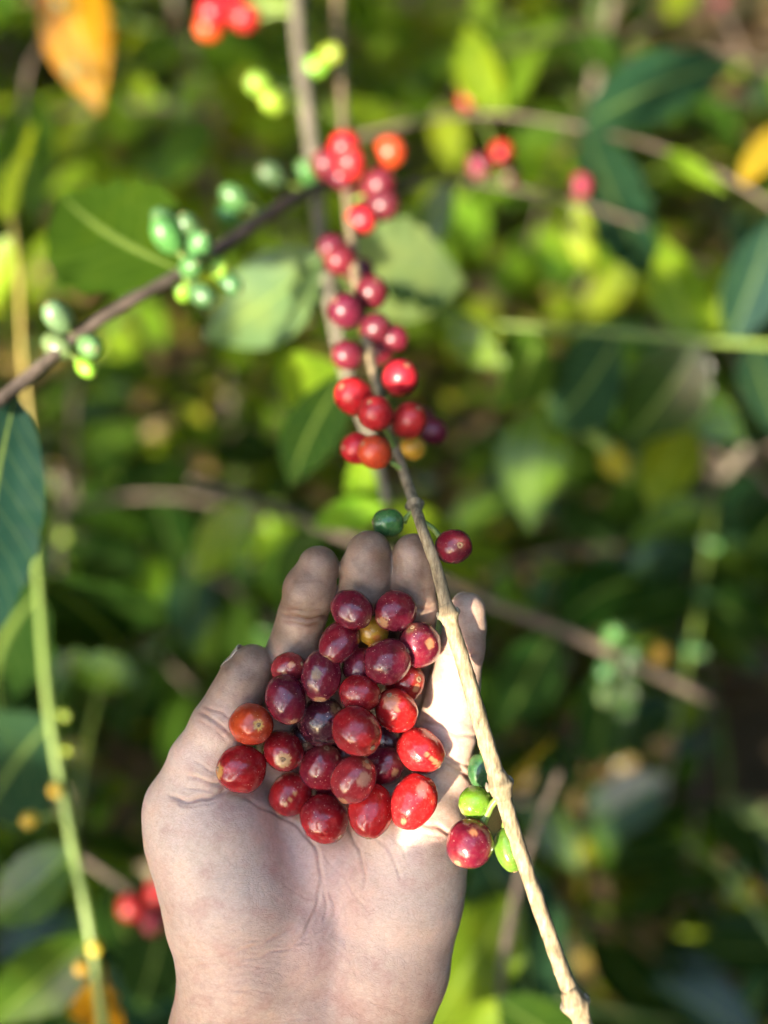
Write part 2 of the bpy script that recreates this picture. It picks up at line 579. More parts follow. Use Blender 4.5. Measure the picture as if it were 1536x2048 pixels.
# ------------------------------------------------------------------ the hand: a smooth implicit surface
# joints: photo pixel x, y, offset towards camera, radius (hand pixels)
CH = {
 'index':  [(578,1570,-185,62),(572,1450,-140,58),(586,1318,-78,55),(604,1232,-50,48),(619,1182,-30,51),(637,1133,-22,41)],
 'middle': [(672,1560,-215,63),(690,1420,-180,57),(714,1290,-112,53),(728,1190,-46,51),(733,1140,-30,51),(738,1106,-22,46)],
 'ring':   [(778,1580,-205,61),(798,1440,-170,54),(818,1320,-106,49),(826,1220,-48,46),(827,1150,-32,46),(826,1112,-24,43)],
 'pinky':  [(872,1600,-135,66),(893,1460,-80,58),(908,1370,-56,51),(922,1296,-40,44),(931,1250,-32,41),(935,1222,-28,37)],
 'thumb':  [(372,1612,-45,80),(402,1530,-36,66),(444,1450,-32,59),(470,1395,-34,52),(488,1358,-34,50),(503,1332,-36,42)],
}
PALM = [
 [(418,1668,-62,128),(468,1800,-58,134),(492,1950,-52,129),(470,2070,-50,124)],       # thenar
 [(830,1650,-78,104),(805,1800,-70,116),(775,1930,-62,118),(722,2070,-52,124)],       # little-finger side
 [(640,1730,-135,95),(600,1880,-86,118),(596,2070,-48,118)],                          # middle of the palm
 [(578,1570,-195,70),(600,1725,-140,98)],
 [(672,1560,-220,70),(660,1760,-135,100)],
 [(778,1580,-210,68),(740,1760,-120,100)],
 [(872,1600,-125,70),(825,1720,-90,100)],
 [(430,1640,-84,100),(560,1640,-180,80)],                                             # web of the thumb
 [(470,2070,-50,124),(470,2300,60,118),(480,2750,220,122)],                           # forearm
 [(722,2070,-52,124),(715,2300,60,118),(690,2750,220,122)],
 [(596,2070,-48,120),(592,2300,60,122),(585,2750,220,128)],
]
def conv(ch):
    out = []
    for px, py, z, r in ch:
        out.append((*cs(px, py, z), r * (FP - z) / FP))
    return np.array(out)
CHc = {k: conv(v) for k, v in CH.items()}
PALMc = [conv(c) for c in PALM]

def seg_sd(P, a, b):
    pa = P - a[:3]; ba = b[:3] - a[:3]
    L2 = ba @ ba
    t = np.clip((pa @ ba) / L2, 0, 1)
    d = pa - t[:, None] * ba
    t = t * t * (3 - 2 * t) * .5 + t * .5
    return np.sqrt((d * d).sum(1)) - (a[3] + (b[3] - a[3]) * t)

def smin(a, b, k):
    h = np.clip(k - np.abs(a - b), 0, None) / k
    return np.minimum(a, b) - h * h * h * k / 6

def chain_sd(P, c, k):
    d = seg_sd(P, c[0], c[1])
    for i in range(1, len(c) - 1):
        d = smin(d, seg_sd(P, c[i], c[i + 1]), k)
    return d

def wob(P, s, ph):
    x, y, z = P[:, 0] * s, P[:, 1] * s, P[:, 2] * s
    return np.sin(x * 1.3 + 1.7 * np.sin(y * .9 + ph) + ph) * np.sin(y * 1.1 + 1.3 * np.sin(z * 1.2 + ph)) + .5 * np.sin(z * 1.9 + x * .7 - ph * 2 + y * 1.4)

def hand_sd(P):
    P = np.asarray(P, float)
    palm = None
    for c in PALMc:
        d = chain_sd(P, c, 40)
        palm = d if palm is None else smin(palm, d, 62)
    th = chain_sd(P, CHc['thumb'], 22)
    base = smin(palm, th, 44)
    fing = None
    for k in ('index', 'middle', 'ring', 'pinky'):
        d = chain_sd(P, CHc[k], 20)
        fing = d if fing is None else smin(fing, d, 7)
    # webbing grows towards the knuckles
    out = smin(smin(palm, fing, 40), th, 9)
    out = np.minimum(out, base)
    return out + wob(P, .021, .4) * 1.5 + wob(P, .06, 2.0) * .45

def surface_nets(lo, hi, h, sdf):
    n = np.ceil((hi - lo) / h).astype(int) + 1
    q = 3
    nc = np.ceil(n / q).astype(int) + 1
    gx, gy, gz = (lo[i] + np.arange(nc[i]) * h * q for i in range(3))
    G = np.stack(np.meshgrid(gx, gy, gz, indexing='ij'), -1).reshape(-1, 3)
    coarse = sdf(G).reshape(nc)
    fine = np.repeat(np.repeat(np.repeat(coarse, q, 0), q, 1), q, 2)[:n[0], :n[1], :n[2]]
    near = np.abs(fine) < h * q * 1.85
    idx = np.argwhere(near)
    vals = np.empty(len(idx))
    for s in range(0, len(idx), 200000):
        vals[s:s + 200000] = sdf(lo + idx[s:s + 200000] * h)
    fine = fine.astype(np.float64)
    fine[near] = vals
    neg = fine < 0
    A, B, C = np.array(fine.shape) - 1
    anyn = np.zeros((A, B, C), bool); alln = np.ones((A, B, C), bool)
    for di in (0, 1):
        for dj in (0, 1):
            for dk in (0, 1):
                c8 = neg[di:di + A, dj:dj + B, dk:dk + C]
                anyn |= c8; alln &= c8
    act = anyn & ~alln
    cells = np.argwhere(act)
    ids = -np.ones(act.shape, int)
    ids[act] = np.arange(len(cells))
    cnt = np.zeros(len(cells)); acc = np.zeros((len(cells), 3))
    for ax in range(3):
        for da in (0, 1):
            for db in (0, 1):
                o0 = np.zeros(3, int); oth = [i for i in range(3) if i != ax]
                o0[oth[0]] = da; o0[oth[1]] = db
                o1 = o0.copy(); o1[ax] = 1
                f0 = fine[tuple((cells + o0).T)]; f1 = fine[tuple((cells + o1).T)]
                m = (f0 < 0) != (f1 < 0)
                t = np.where(m, f0 / np.where(m, f0 - f1, 1), 0)
                cnt += m
                for i in range(3):
                    acc[:, i] += np.where(m, o0[i] + (t if i == ax else 0), 0)
    V = lo + (cells + acc / cnt[:, None]) * h
    quads = []
    for ax in range(3):
        u, w = [i for i in range(3) if i != ax]
        sl0 = [slice(1, None)] * 3; 
        a0 = [slice(None)] * 3; a1 = [slice(None)] * 3
        a0[ax] = slice(0, -1); a1[ax] = slice(1, None)
        s0 = neg[tuple(a0)]; s1 = neg[tuple(a1)]
        e = np.argwhere(s0 != s1)
        ok = (e[:, u] > 0) & (e[:, w] > 0) & (e[:, u] < fine.shape[u] - 1) & (e[:, w] < fine.shape[w] - 1)
        e = e[ok]
        fl = s0[tuple(e.T)]
        def cid(du, dw):
            c = e.copy(); c[:, u] -= du; c[:, w] -= dw
            return ids[tuple(c.T)]
        Q = np.stack([cid(1, 1), cid(0, 1), cid(0, 0), cid(1, 0)], 1)
        flip = fl if ax != 1 else ~fl
        Q[~flip] = Q[~flip][:, ::-1]
        quads.append(Q)
    return V, np.vstack(quads)

def grad(P, sdf, e=1.5):
    g = np.stack([sdf(P + np.eye(3)[i] * e) - sdf(P - np.eye(3)[i] * e) for i in range(3)], 1)
    return g / (np.linalg.norm(g, axis=1)[:, None] + 1e-9)

lo = np.array((-530., -1560., -330.)); hi = np.array((270., 20., 330.))
HV, HF = surface_nets(lo, hi, 3.2, hand_sd)
g = grad(HV, hand_sd)
HV = HV - g * hand_sd(HV)[:, None]

def pxy(P):
    k = (FP - P[:, 2]) / FP
    return 768 + P[:, 0] / k, 1024 - P[:, 1] / k
PX, PY = pxy(HV)

# creases: polyline in photo pixels, half width, depth (hand pixels)
CREASES = [
 ([(552,1222),(590,1236),(630,1238),(660,1230)], 3.6, 4.2), ([(556,1238),(600,1250),(645,1248)], 2.6, 2.2), ([(560,1212),(600,1222),(650,1220)], 2.2, 1.2),
 ([(584,1166),(620,1160),(660,1166)], 2.2, .8), ([(540,1312),(580,1326),(640,1322)], 3, 2.2),
 ([(680,1206),(730,1214),(780,1206)], 3.4, 3), ([(783,1212),(830,1220),(874,1212)], 3.4, 3),
 ([(836,1440),(880,1452),(915,1470),(955,1470)], 3.6, 3.6), ([(880,1300),(920,1312),(965,1306)], 3.4, 3.2),
 ([(885,1528),(915,1540),(950,1562)], 4, 4.2), ([(880,1512),(915,1526),(952,1540)], 2.6, 2.2), ([(846,1425),(890,1440),(950,1452)], 2.4, 1.5),
 ([(395,1424),(425,1436),(462,1470),(490,1486)], 3, 3.0), ([(404,1412),(440,1424),(480,1452)], 2.4, 1.8), ([(388,1440),(420,1452),(455,1486)], 2.2, 1.4),
 ([(336,1590),(370,1602),(405,1598),(435,1590),(455,1578)], 4.2, 7.0), ([(352,1608),(390,1612),(440,1600)], 2.6, 2.0),
 ([(372,1548),(410,1562),(452,1576)], 3.2, 3.4), ([(385,1520),(420,1540),(455,1556)], 2.4, 1.6), ([(365,1572),(400,1580),(430,1582)], 2.2, 1.8),
 ([(470,1586),(540,1622),(594,1652),(628,1690),(641,1740),(636,1800),(612,1860),(572,1910)], 3.2, 3.0),
 ([(690,1640),(714,1692),(727,1735),(728,1775)], 3.0, 2.8), ([(700,1680),(722,1700),(748,1712)], 2.2, 1.2),
 ([(730,1660),(768,1690),(790,1725),(800,1760)], 2.8, 2.4), ([(770,1665),(800,1690),(815,1720)], 2.2, 1.2),
 ([(838,1648),(870,1652),(900,1668),(926,1672)], 4, 4.2), ([(850,1666),(885,1676),(920,1690)], 2.4, 1.6),
 ([(646,1760),(652,1810),(648,1850)], 2.4, 1.6), ([(660,1780),(668,1830),(640,1885)], 2.6, 1.2),
 ([(462,1905),(520,1890),(560,1868),(590,1850)], 2.6, 2.0), ([(590,1905),(605,1880),(622,1868)], 2.4, 1.4),
 ([(640,1870),(680,1900),(720,1960)], 2.4, 1.0), ([(700,1990),(760,2010),(810,2030)], 2.4, 1.0),
 ([(640,1700),(690,1760),(740,1830)], 2.2, .9), ([(560,1760),(600,1790),(640,1800)], 2.2, .9), ([(690,1800),(655,1850),(625,1870)], 2.2, .7),
]
cr = random.Random(3)
for k in range(26):                                    # fine wrist wrinkles, mostly on the thumb side
    y = 1868 + k * 8 + cr.uniform(-3, 3)
    x = 350 + cr.uniform(0, 90); n = cr.randint(3, 5); st = cr.uniform(38, 62)
    CREASES.append(([(x + i * st, y + 14 * math.sin(i * .8 + k * .3) + cr.uniform(-5, 5)) for i in range(n)], 2.0, cr.uniform(.6, 1.5)))
for k in range(30):                                    # short criss-cross lines on the ball of the thumb and the heel
    x, y = cr.uniform(330, 860), cr.uniform(1650, 1900)
    a = cr.choice([.35, -.9, 1.2]) + cr.uniform(-.25, .25); ln = cr.uniform(40, 90)
    CREASES.append(([(x + math.cos(a) * ln * t, y + math.sin(a) * ln * t + cr.uniform(-3, 3)) for t in (0, .5, 1)], 1.9, cr.uniform(.3, .75)))
front = np.clip((g[:, 2] - .05) * 4, 0, 1)
disp = np.zeros(len(HV)); crease_mask = np.zeros(len(HV))
for poly, w, dep in CREASES:
    pl = spline(np.array(poly, float), len(poly) * 6)
    x0, y0 = pl.min(0) - 30; x1, y1 = pl.max(0) + 30
    m = np.where((PX > x0) & (PX < x1) & (PY > y0) & (PY < y1) & (front > 0))[0]
    q = np.stack([PX[m], PY[m]], 1)
    q = q + np.stack([np.sin(q[:, 1] * .11), np.sin(q[:, 0] * .13)], 1) * 1.5
    best = np.full(len(m), 1e9); tt = np.zeros(len(m))
    for i in range(len(pl) - 1):
        a, b = pl[i], pl[i + 1]
        ba = b - a
        t = np.clip(((q - a) @ ba) / (ba @ ba + 1e-9), 0, 1)
        d = np.hypot(*(q - a - t[:, None] * ba).T)
        up = d < best
        best = np.where(up, d, best); tt = np.where(up, (i + t) / (len(pl) - 1), tt)
    fade = np.clip(np.minimum(tt, 1 - tt) * 6 + .15, 0, 1)
    gsn = np.exp(-(best / w) ** 2)
    rim = np.exp(-((best - w * 2.6) / (w * 1.5)) ** 2) * .13
    disp[m] -= dep * fade * (gsn - rim) * front[m]
    crease_mask[m] = np.maximum(crease_mask[m], np.exp(-(best / w) ** 2) * fade * min(1, dep / 2.2))
HV = HV + g * disp[:, None]

# skin tone per vertex: pale palm, fingers browned by soil and by painted-in shade, warmer wrist
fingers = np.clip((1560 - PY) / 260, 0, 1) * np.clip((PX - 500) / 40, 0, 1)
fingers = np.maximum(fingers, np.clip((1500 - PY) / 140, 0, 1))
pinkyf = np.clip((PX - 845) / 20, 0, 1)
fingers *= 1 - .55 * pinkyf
wrist = np.clip((PY - 1850) / 220, 0, 1)
blot = .5 + .5 * np.clip(wob(HV, .012, 1.1) * .6, -1, 1)
blot2 = .5 + .5 * np.clip(wob(HV, .045, 3.0) * .7, -1, 1)
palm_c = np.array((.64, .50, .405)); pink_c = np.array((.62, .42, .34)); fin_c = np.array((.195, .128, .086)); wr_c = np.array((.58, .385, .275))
tone = palm_c + (pink_c - palm_c) * (blot * .75)[:, None]
tone = tone + (wr_c - tone) * (wrist * .8)[:, None]
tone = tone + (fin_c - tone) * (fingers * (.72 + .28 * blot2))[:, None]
grime = np.clip(wob(HV, .09, 5.0) * .5 + wob(HV, .19, 7.0) * .4, 0, 1)
tone = tone * (1 - (grime * (.08 + .12 * fingers))[:, None] * np.array((.8, 1, 1.1)))
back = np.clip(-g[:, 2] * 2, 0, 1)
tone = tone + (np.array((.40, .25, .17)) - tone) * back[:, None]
dirt = crease_mask * (.20 + .45 * fingers)
tone = tone * (1 - dirt[:, None] * np.array((.42, .66, .70)))
red = np.exp(-(np.hypot(PX - 655, PY - 1800) / 110) ** 2) * .5 + np.exp(-(np.hypot(PX - 640, PY - 1960) / 90) ** 2) * .4
tone = tone * (1 - red[:, None] * np.array((.02, .16, .14)))
tips = np.zeros(len(HV))
for k in CHc:
    tips = np.maximum(tips, np.exp(-(np.linalg.norm(HV - CHc[k][-1][:3], axis=1) / 70) ** 2))
tone = tone * (1 - .16 * tips[:, None] * np.array((1, 1, 1.0)))

wrist_w = to_world(cs(595, 2060, -50))
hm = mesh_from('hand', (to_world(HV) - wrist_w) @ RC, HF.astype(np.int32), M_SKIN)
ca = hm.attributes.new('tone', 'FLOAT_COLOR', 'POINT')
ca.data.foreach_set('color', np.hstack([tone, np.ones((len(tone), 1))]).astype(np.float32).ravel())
hand = add('hand', hm)
hand.matrix_world = Matrix.LocRotScale(Vector(wrist_w), Matrix(RC.tolist()).to_quaternion(), None)
tag(hand, 'cupped left hand with soiled fingers, palm up, holding a heap of red coffee cherries', 'hand')

def nail(ch, nrm, width, length, name='fingernail', over=10):
    """a curved nail plate on the given side of a finger's last segment"""
    a, b = CHc[ch][-2], CHc[ch][-1]
    ax = b[:3] - a[:3]; ax /= np.linalg.norm(ax)
    n = np.array(nrm, float); n -= ax * (n @ ax); n /= np.linalg.norm(n)
    sd = np.cross(ax, n)
    v, f = [], []
    nu, nv = 12, 10
    for i in range(nu + 1):
        u = i / nu
        for j in range(nv + 1):
            s = j / nv * 2 - 1
            half = width * (1 - .18 * u ** 4 - .25 * (1 - u) ** 6)
            rnd = -abs(s) ** 3 * .14 * length * (1 if u > .5 else -.6)
            along = (u - 1) * length + over + rnd * (u if u > .5 else (1 - u))
            p = b[:3] + ax * (along + b[3] * .55) + sd * s * half + n * 60
            v.append(p)
    v = np.array(v)
    for _ in range(14):                            # drop onto the finger
        v = v - n[None] * (np.clip(hand_sd(v) - 1.4, -6, 20) * .8)[:, None]
    if True:
        vv = np.array(v).reshape(nu + 1, nv + 1, 3)
        for i in range(nu + 1):                    # a smooth arch from the first two thirds carried on to the free edge
            u = i / nu
            if u > .62:
                k = int(.62 * nu)
                hgt = ((vv[k] - b[:3]) @ n)
                cur = ((vv[i] - b[:3]) @ n)
                vv[i] += n[None] * ((hgt - 4 * (u - .62)) - cur)[:, None]
        v = vv.reshape(-1, 3)
    off = len(v)
    v = np.vstack([v, v - n * 3.0])
    for i in range(nu):
        for j in range(nv):
            q = i * (nv + 1) + j
            f.append((q, q + 1, q + nv + 2, q + nv + 1))
            f.append((off + q, off + q + nv + 1, off + q + nv + 2, off + q + 1))
    for j in range(nv):
        q = nu * (nv + 1) + j
        f.append((q, q + 1, off + q + 1, off + q))
    for i in range(nu):
        for j in (0, nv):
            q = i * (nv + 1) + j; q2 = q + nv + 1
            f.append((q, q2, off + q2, off + q) if j else (q2, q, off + q, off + q2))
    m = mesh_from(name, (to_world(v) - wrist_w) @ RC, f, M_NAIL)
    return add(name, m, hand)
nail('thumb', (-.86, .20, -.30), 34, 60, 'thumbnail', 1)
for k in ('index', 'middle', 'ring', 'pinky'):
    nail(k, (-.08, .1, -1), 30, 52)

# ------------------------------------------------------------------ cherries in the palm
def cherry_mesh(seed, tone, tone2, egg, scars, dark_end=.0):
    """unit cherry along +z (navel end); tone colours in a point attribute; scars: (dir, radius, colour, depth)"""
    nth, nph = 40, 56
    r = random.Random(seed)
    off = Vector((r.uniform(0, 50), r.uniform(0, 50), r.uniform(0, 50)))
    v, c = [], []
    tone = np.array(tone); tone2 = np.array(tone2)
    blush = np.array((r.gauss(0, 1), r.gauss(0, 1), r.gauss(0, 1))); blush /= np.linalg.norm(blush)
    seam = r.uniform(0, 6.28); flat = r.uniform(.86, .97)
    for i in range(nth + 1):
        t = math.pi * i / nth
        for k in range(nph):
            p = 2 * math.pi * k / nph
            st, ct = math.sin(t), math.cos(t)
            d = np.array((st * math.cos(p), st * math.sin(p), ct))
            R = 1 + .05 * mnoise.noise(Vector(d * 1.7) + off) + .014 * mnoise.noise(Vector(d * 4.5) + off)
            R *= 1 - .02 * math.exp(-(math.sin(p - seam) / .12) ** 2) * st
            x, y, z = d * R
            y *= flat
            z *= egg * (1 + .03 * ct)
            z -= .06 * math.exp(-(t / .2) ** 2) - (.07 * math.exp(-((math.pi - t) / .24) ** 2))
            q = .5 + .55 * mnoise.noise(Vector(d * 1.5) + off) + .28 * (d @ blush) + .12 * mnoise.noise(Vector(d * 5) + off)
            q = min(1, max(0, q))
            col = tone * (1 - q) + tone2 * q
            col = col * (1 - .35 * math.exp(-((math.pi - t) / .5) ** 2))
            e = math.exp(-((t - .0) / .34) ** 2)
            col = col * (1 - .35 * e) + np.array((.38, .16, .08)) * .35 * e
            for sdir, srad, scol, sdep in scars:
                a = math.acos(max(-1, min(1, float(d @ sdir))))
                a += .30 * srad * mnoise.noise(Vector(d * 7) + off) + .25 * srad * mnoise.noise(Vector(d * 19) + off)
                mk = min(1, max(0, (srad - a) / (.22 * srad) + .5))
                col = col * (1 - mk * .85) + np.array(scol) * mk * .85
                sc = 1 - sdep * mk
                x, y, z = x * sc, y * sc, z * sc
            v.append((x, y, z)); c.append((*col, 1))
    f = []
    for i in range(nth):
        for k in range(nph):
            k2 = (k + 1) % nph
            a, b_, c_, d_ = i * nph + k, (i + 1) * nph + k, (i + 1) * nph + k2, i * nph + k2
            if i == 0: f.append((a, b_, c_))
            elif i == nth - 1: f.append((a, b_, d_))
            else: f.append((a, b_, c_, d_))
    m = mesh_from('cherry', v, f, M_CHERRY)
    at = m.attributes.new('tone', 'FLOAT_COLOR', 'POINT')
    at.data.foreach_set('color', np.array(c, np.float32).ravel())
    return m

WINE = ((.175, .008, .017), (.085, .006, .020))
RED = ((.32, .009, .011), (.17, .007, .012))
BRIGHT = ((.46, .014, .013), (.31, .010, .013))
PURP = ((.155, .009, .020), (.085, .007, .019))
ORAN = ((.44, .055, .014), (.29, .012, .010))
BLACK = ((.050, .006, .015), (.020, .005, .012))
DUSTY = ((.31, .022, .026), (.18, .012, .019))
OLIVE = ((.38, .18, .015), (.22, .15, .015))
BEIGE = (.36, .19, .085); BROWN = (.17, .105, .045); PALE = (.52, .22, .10)
# px, py, rx, ry, navel direction (u, v up, sign of facing), palette, scars [(u, v, radius, colour, depth)], label
CHERRIES = [
 # deepest first
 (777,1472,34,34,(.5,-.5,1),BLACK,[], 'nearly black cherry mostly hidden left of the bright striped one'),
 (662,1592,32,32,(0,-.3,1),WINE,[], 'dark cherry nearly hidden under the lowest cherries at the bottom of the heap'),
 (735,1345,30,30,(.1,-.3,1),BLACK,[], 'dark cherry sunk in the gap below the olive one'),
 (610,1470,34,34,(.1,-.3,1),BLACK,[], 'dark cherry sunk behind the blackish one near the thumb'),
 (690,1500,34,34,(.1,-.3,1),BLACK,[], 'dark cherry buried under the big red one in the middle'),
 (746,1262,33,31,(-.75,.25,.6),OLIVE,[(.3,-.3,.25,(.30,.08,.02),0)], 'small olive-yellow cherry wedged below the two topmost red cherries'),
 (720,1330,35,36,(-.2,-.75,.6),PURP,[(-.1,-.7,.3,BEIGE,.02)], 'purple cherry mostly hidden by the large pointed purple one'),
 (767,1531,39,43,(.6,.4,.5),WINE,[(.5,-.2,.2,BEIGE,.01)], 'dark red cherry half hidden between the speckled one and the bright striped one'),
 (808,1364,43,39,(.5,.2,.6),RED,[(.5,-.2,.22,PALE,.03)], 'red cherry with a pale dent, tucked under the pointed purple one'),
 (576,1336,35,31,(.75,.3,.5),DUSTY,[(.2,.3,.2,PALE,0),(-.2,-.2,.14,PALE,0)], 'dusty red cherry with pale flecks squeezed between thumb tip and index finger'),
 (679,1283,46,38,(-.45,-.6,.6),WINE,[(-.45,-.55,.2,BEIGE,.02)], 'red cherry against the index finger with a round scar at its lower edge'),
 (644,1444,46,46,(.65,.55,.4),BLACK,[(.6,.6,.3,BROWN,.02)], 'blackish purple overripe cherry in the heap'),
 (718,1387,41,38,(.9,-.1,.3),RED,[], 'plain dark red cherry right of the brown-spotted purple one'),
 (839,1290,43,44,(-.3,.8,.5),PURP,[(.55,.1,.22,PALE,.04),(-.4,.7,.2,BROWN,.01)], 'purple-red cherry with a curved pale fold, beside the twig below the ring finger'),
 (582,1587,43,41,(-.5,-.75,.3),RED,[(.1,.0,.10,BEIGE,.02),(.3,.25,.10,BEIGE,.02),(-.1,-.2,.10,BEIGE,.02)], 'red cherry with a seam, resting on the ball of the thumb'),
 (703,1219,43,38,(.72,-.45,.5),WINE,[], 'topmost wine-red cherry, below the middle fingertip, navel at its lower right'),
 (791,1221,43,40,(-.72,-.4,.5),WINE,[(-.55,-.45,.28,BEIGE,.02)], 'wine-red cherry with a pale lower left end, below the ring fingertip'),
 (566,1501,41,46,(.1,-.1,1),RED,[(.12,-.12,.36,(.48,.30,.14),.01)], 'red cherry with a beige patch in its middle, two cherries from the thumb crease'),
 (644,1535,44,47,(.2,.85,.4),WINE,[], 'plain dull red oval cherry left of the speckled one'),
 (793,1422,42,44,(-.3,.75,.5),BRIGHT,[(-.25,.5,.4,(.55,.20,.10),.01),(.0,.2,.12,PALE,.01)], 'scuffed bright red cherry, pale at its top, below the dented red one'),
 (840,1500,47,46,(.75,-.55,.3),BRIGHT,[(.25,.1,.10,PALE,.01),(.4,-.05,.11,PALE,.01),(.52,-.2,.12,PALE,.01),(.66,-.35,.16,BEIGE,.01)], 'bright sunlit red cherry with a pale stripe, nearest the little finger'),
 (502,1448,42,46,(.4,.15,.9),ORAN,[(.38,.15,.24,(.55,.36,.10),.01)], 'orange-red cherry with a tan round navel, uppermost of the two touching the thumb'),
 (572,1397,41,49,(.3,-.85,.3),WINE,[(.35,-.75,.16,BEIGE,.01)], 'glossy dark red oval cherry next to the thumb tip'),
 (773,1323,47,45,(.85,.45,.2),PURP,[(.8,.5,.16,BROWN,0)], 'large purple cherry with a small pointed tip at its upper right'),
 (642,1350,39,49,(-.05,-.9,.3),PURP,[(-.15,.25,.24,BROWN,.01),(.0,-.85,.28,BEIGE,.02)], 'purple cherry with a brown speckled spot on its face'),
 (484,1538,48,46,(-.88,.1,.4),RED,[(-.8,.05,.3,(.46,.24,.06),.01)], 'red cherry at the thumb crease with its tan end facing the thumb'),
 (648,1636,48,46,(.6,-.55,.4),RED,[(.62,-.5,.08,(.7,.5,.4),.0)], 'lowest cherry of the heap, plain deep red, lying on the palm'),
 (742,1620,44,52,(-.1,-.8,.5),BRIGHT,[(-.05,.1,.13,(.30,.01,.02),.0)], 'bright red oval cherry lying on the palm between the lowest one and the torn one'),
 (828,1602,43,55,(-.45,-.85,.2),BRIGHT,[(.3,.6,.3,(.46,.12,.10),.0),(-.4,-.45,.13,(.55,.2,.1),.02)], 'tall bright red cherry with torn skin at its lower end'),
 (712,1461,49,48,(.6,-.5,.5),RED,[(.3,-.1,.3,(.44,.02,.02),.0)], 'big plump red cherry in the middle of the heap'),
 (707,1560,43,50,(.5,.75,.3),DUSTY,[(.45,.15,.3,(.34,.17,.12),.01),(-.4,-.75,.24,BEIGE,.02),(.5,.7,.2,PALE,.02)], 'speckled dusty red oval cherry with a brownish scar on its face'),
]
placed = []; zlog = []
Rz = RC
def scar_dirs(sc, B):
    out = []
    for u, vv, rad, colr, dep in sc:
        d = np.array((u, vv, math.sqrt(max(0.02, 1 - u * u - vv * vv))))
        d /= np.linalg.norm(d)
        out.append((B.T @ d, rad, colr, dep))
    return out
GROUP = 'coffee cherries heaped in the palm'
for ci, (px, py, rx, ry, nv, pal, sc, label) in enumerate(CHERRIES):
    rm = (rx + ry) / 2
    zs = np.arange(200., -240., -2.)                # sink from the front until it touches the hand or another cherry
    ks = (FP - zs) / FP
    line = np.stack([(px - 768) * ks, (1024 - py) * ks, zs], 1)
    ok = hand_sd(line) > rm * ks * .88
    for c2, r2 in placed:
        ok &= np.linalg.norm(line - c2, axis=1) > (rm * ks + r2) * .88
    hit = np.argmax(~ok) if (~ok).any() else len(zs) - 1
    pos = line[max(0, hit - 1)]
    r = rm * (FP - pos[2]) / FP
    placed.append((pos, r))
    n = np.array(nv, float); n /= np.linalg.norm(n)
    inpl = math.hypot(n[0], n[1])
    big, small = max(rx, ry), min(rx, ry)
    egg = 1 + (max(big / small, 1.06) - 1) / max(.45, inpl)
    egg = min(egg, 1.30)
    x = np.cross(n, (0.2, .3, 1)); x /= np.linalg.norm(x); y = np.cross(n, x)
    a = rng.uniform(0, 6.28)
    x, y = x * math.cos(a) + y * math.sin(a), y * math.cos(a) - x * math.sin(a)
    B = np.stack([x, y, n], 1)                    # cherry axes in camera space
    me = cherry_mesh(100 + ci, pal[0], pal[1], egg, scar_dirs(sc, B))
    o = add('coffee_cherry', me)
    rad = small * (FP - pos[2]) / FP * S * 1.05
    Mw = Matrix((RC @ B).tolist()).to_4x4() @ Matrix.Diagonal((rad, rad, rad, 1))
    Mw.translation = Vector(to_world(pos))
    o.matrix_world = Mw
    tag(o, label, 'cherry', GROUP)
    nvo = bpy.data.objects.new('navel', NAVEL); COL.objects.link(nvo); nvo.parent = o
    zt = egg * 1.03 - .055
    nvo.location = (0, 0, zt); ns = rng.uniform(.55, .85); nvo.scale = (ns, ns, .8)
    st = bpy.data.objects.new('stem_scar', NAVEL); COL.objects.link(st); st.parent = o
    st.location = (0, 0, -(egg * .97 - .065)); st.rotation_euler = (math.pi, 0, 0); st.scale = (.55, .55, .6)
    zlog.append(round(pos[2]))

# ------------------------------------------------------------------ the fruiting twig held against the hand
def branch(label, pts, rads, mat, cat='branch', name='coffee_branch', sides=12, nseg=None, bump=.06, group='coffee branches', freq=300):
    """pts: (px, py, depth m) or world 3-vectors when px is None"""
    P = [W(*p) for p in pts]
    t = thing(name, P[0], label, cat, group)
    n = nseg or len(P) * 8
    path = spline(P, n)
    rr = np.interp(np.linspace(0, len(P) - 1, n), range(len(P)), rads)
    v, f = tube(path - P[0], rr, sides, bump, rng.uniform(0, 50), freq)
    add('stem', mesh_from('stem', v, f, mat), t)
    t_path[t.name] = (P[0], path)
    return t
t_path = {}
def dz(z): return D0 - z * S

tw = [(1190,2140,dz(205)),(1163,2040,dz(185)),(1120,1930,dz(160)),(1060,1760,dz(125)),(1020,1640,dz(104)),(1000,1572,dz(92)),(968,1470,dz(80)),
      (934,1350,dz(70)),(900,1240,dz(66)),(874,1140,dz(56)),(845,1058,dz(28)),(830,1012,.345),(806,940,.372),(772,840,.398),(742,720,.43),
      (722,620,.462),(706,500,.50),(694,380,.55),(688,250,.66),(680,100,.78),(672,-80,.92)]
rads = [x * .77 for x in [.0036,.0037,.0031,.0030,.0031,.0036,.0034,.0033,.0030,.0024,.0023,.0026,.0024,.0026,.0027,.0030,.0033,.0034,.0036,.004,.0045]]
TW = branch('pale tan coffee twig crossing in front of the little finger, with red and green cherries', tw, rads, M_TWIG, sides=18, nseg=260, bump=.12, freq=800)
TO, TP = t_path[TW.name]
def node_collar(px, py, d, r, parent, origin, axis, mat):
    v, f = [], []
    prof = [(-1.5, .85), (-1.0, 1.0), (-.6, 1.12), (-.25, 1.30), (0, 1.36), (.2, 1.25), (.55, 1.1), (1.0, 1.0), (1.5, .85)]
    a = np.asarray(axis) / np.linalg.norm(axis)
    c = W(px, py, d)
    path = np.array([c + a * r * p[0] for p in prof]) - origin
    vv, ff = tube(path, [r * p[1] for p in prof], 18, .16, px, 900)
    return add('node', mesh_from('node', vv, ff, mat), parent)
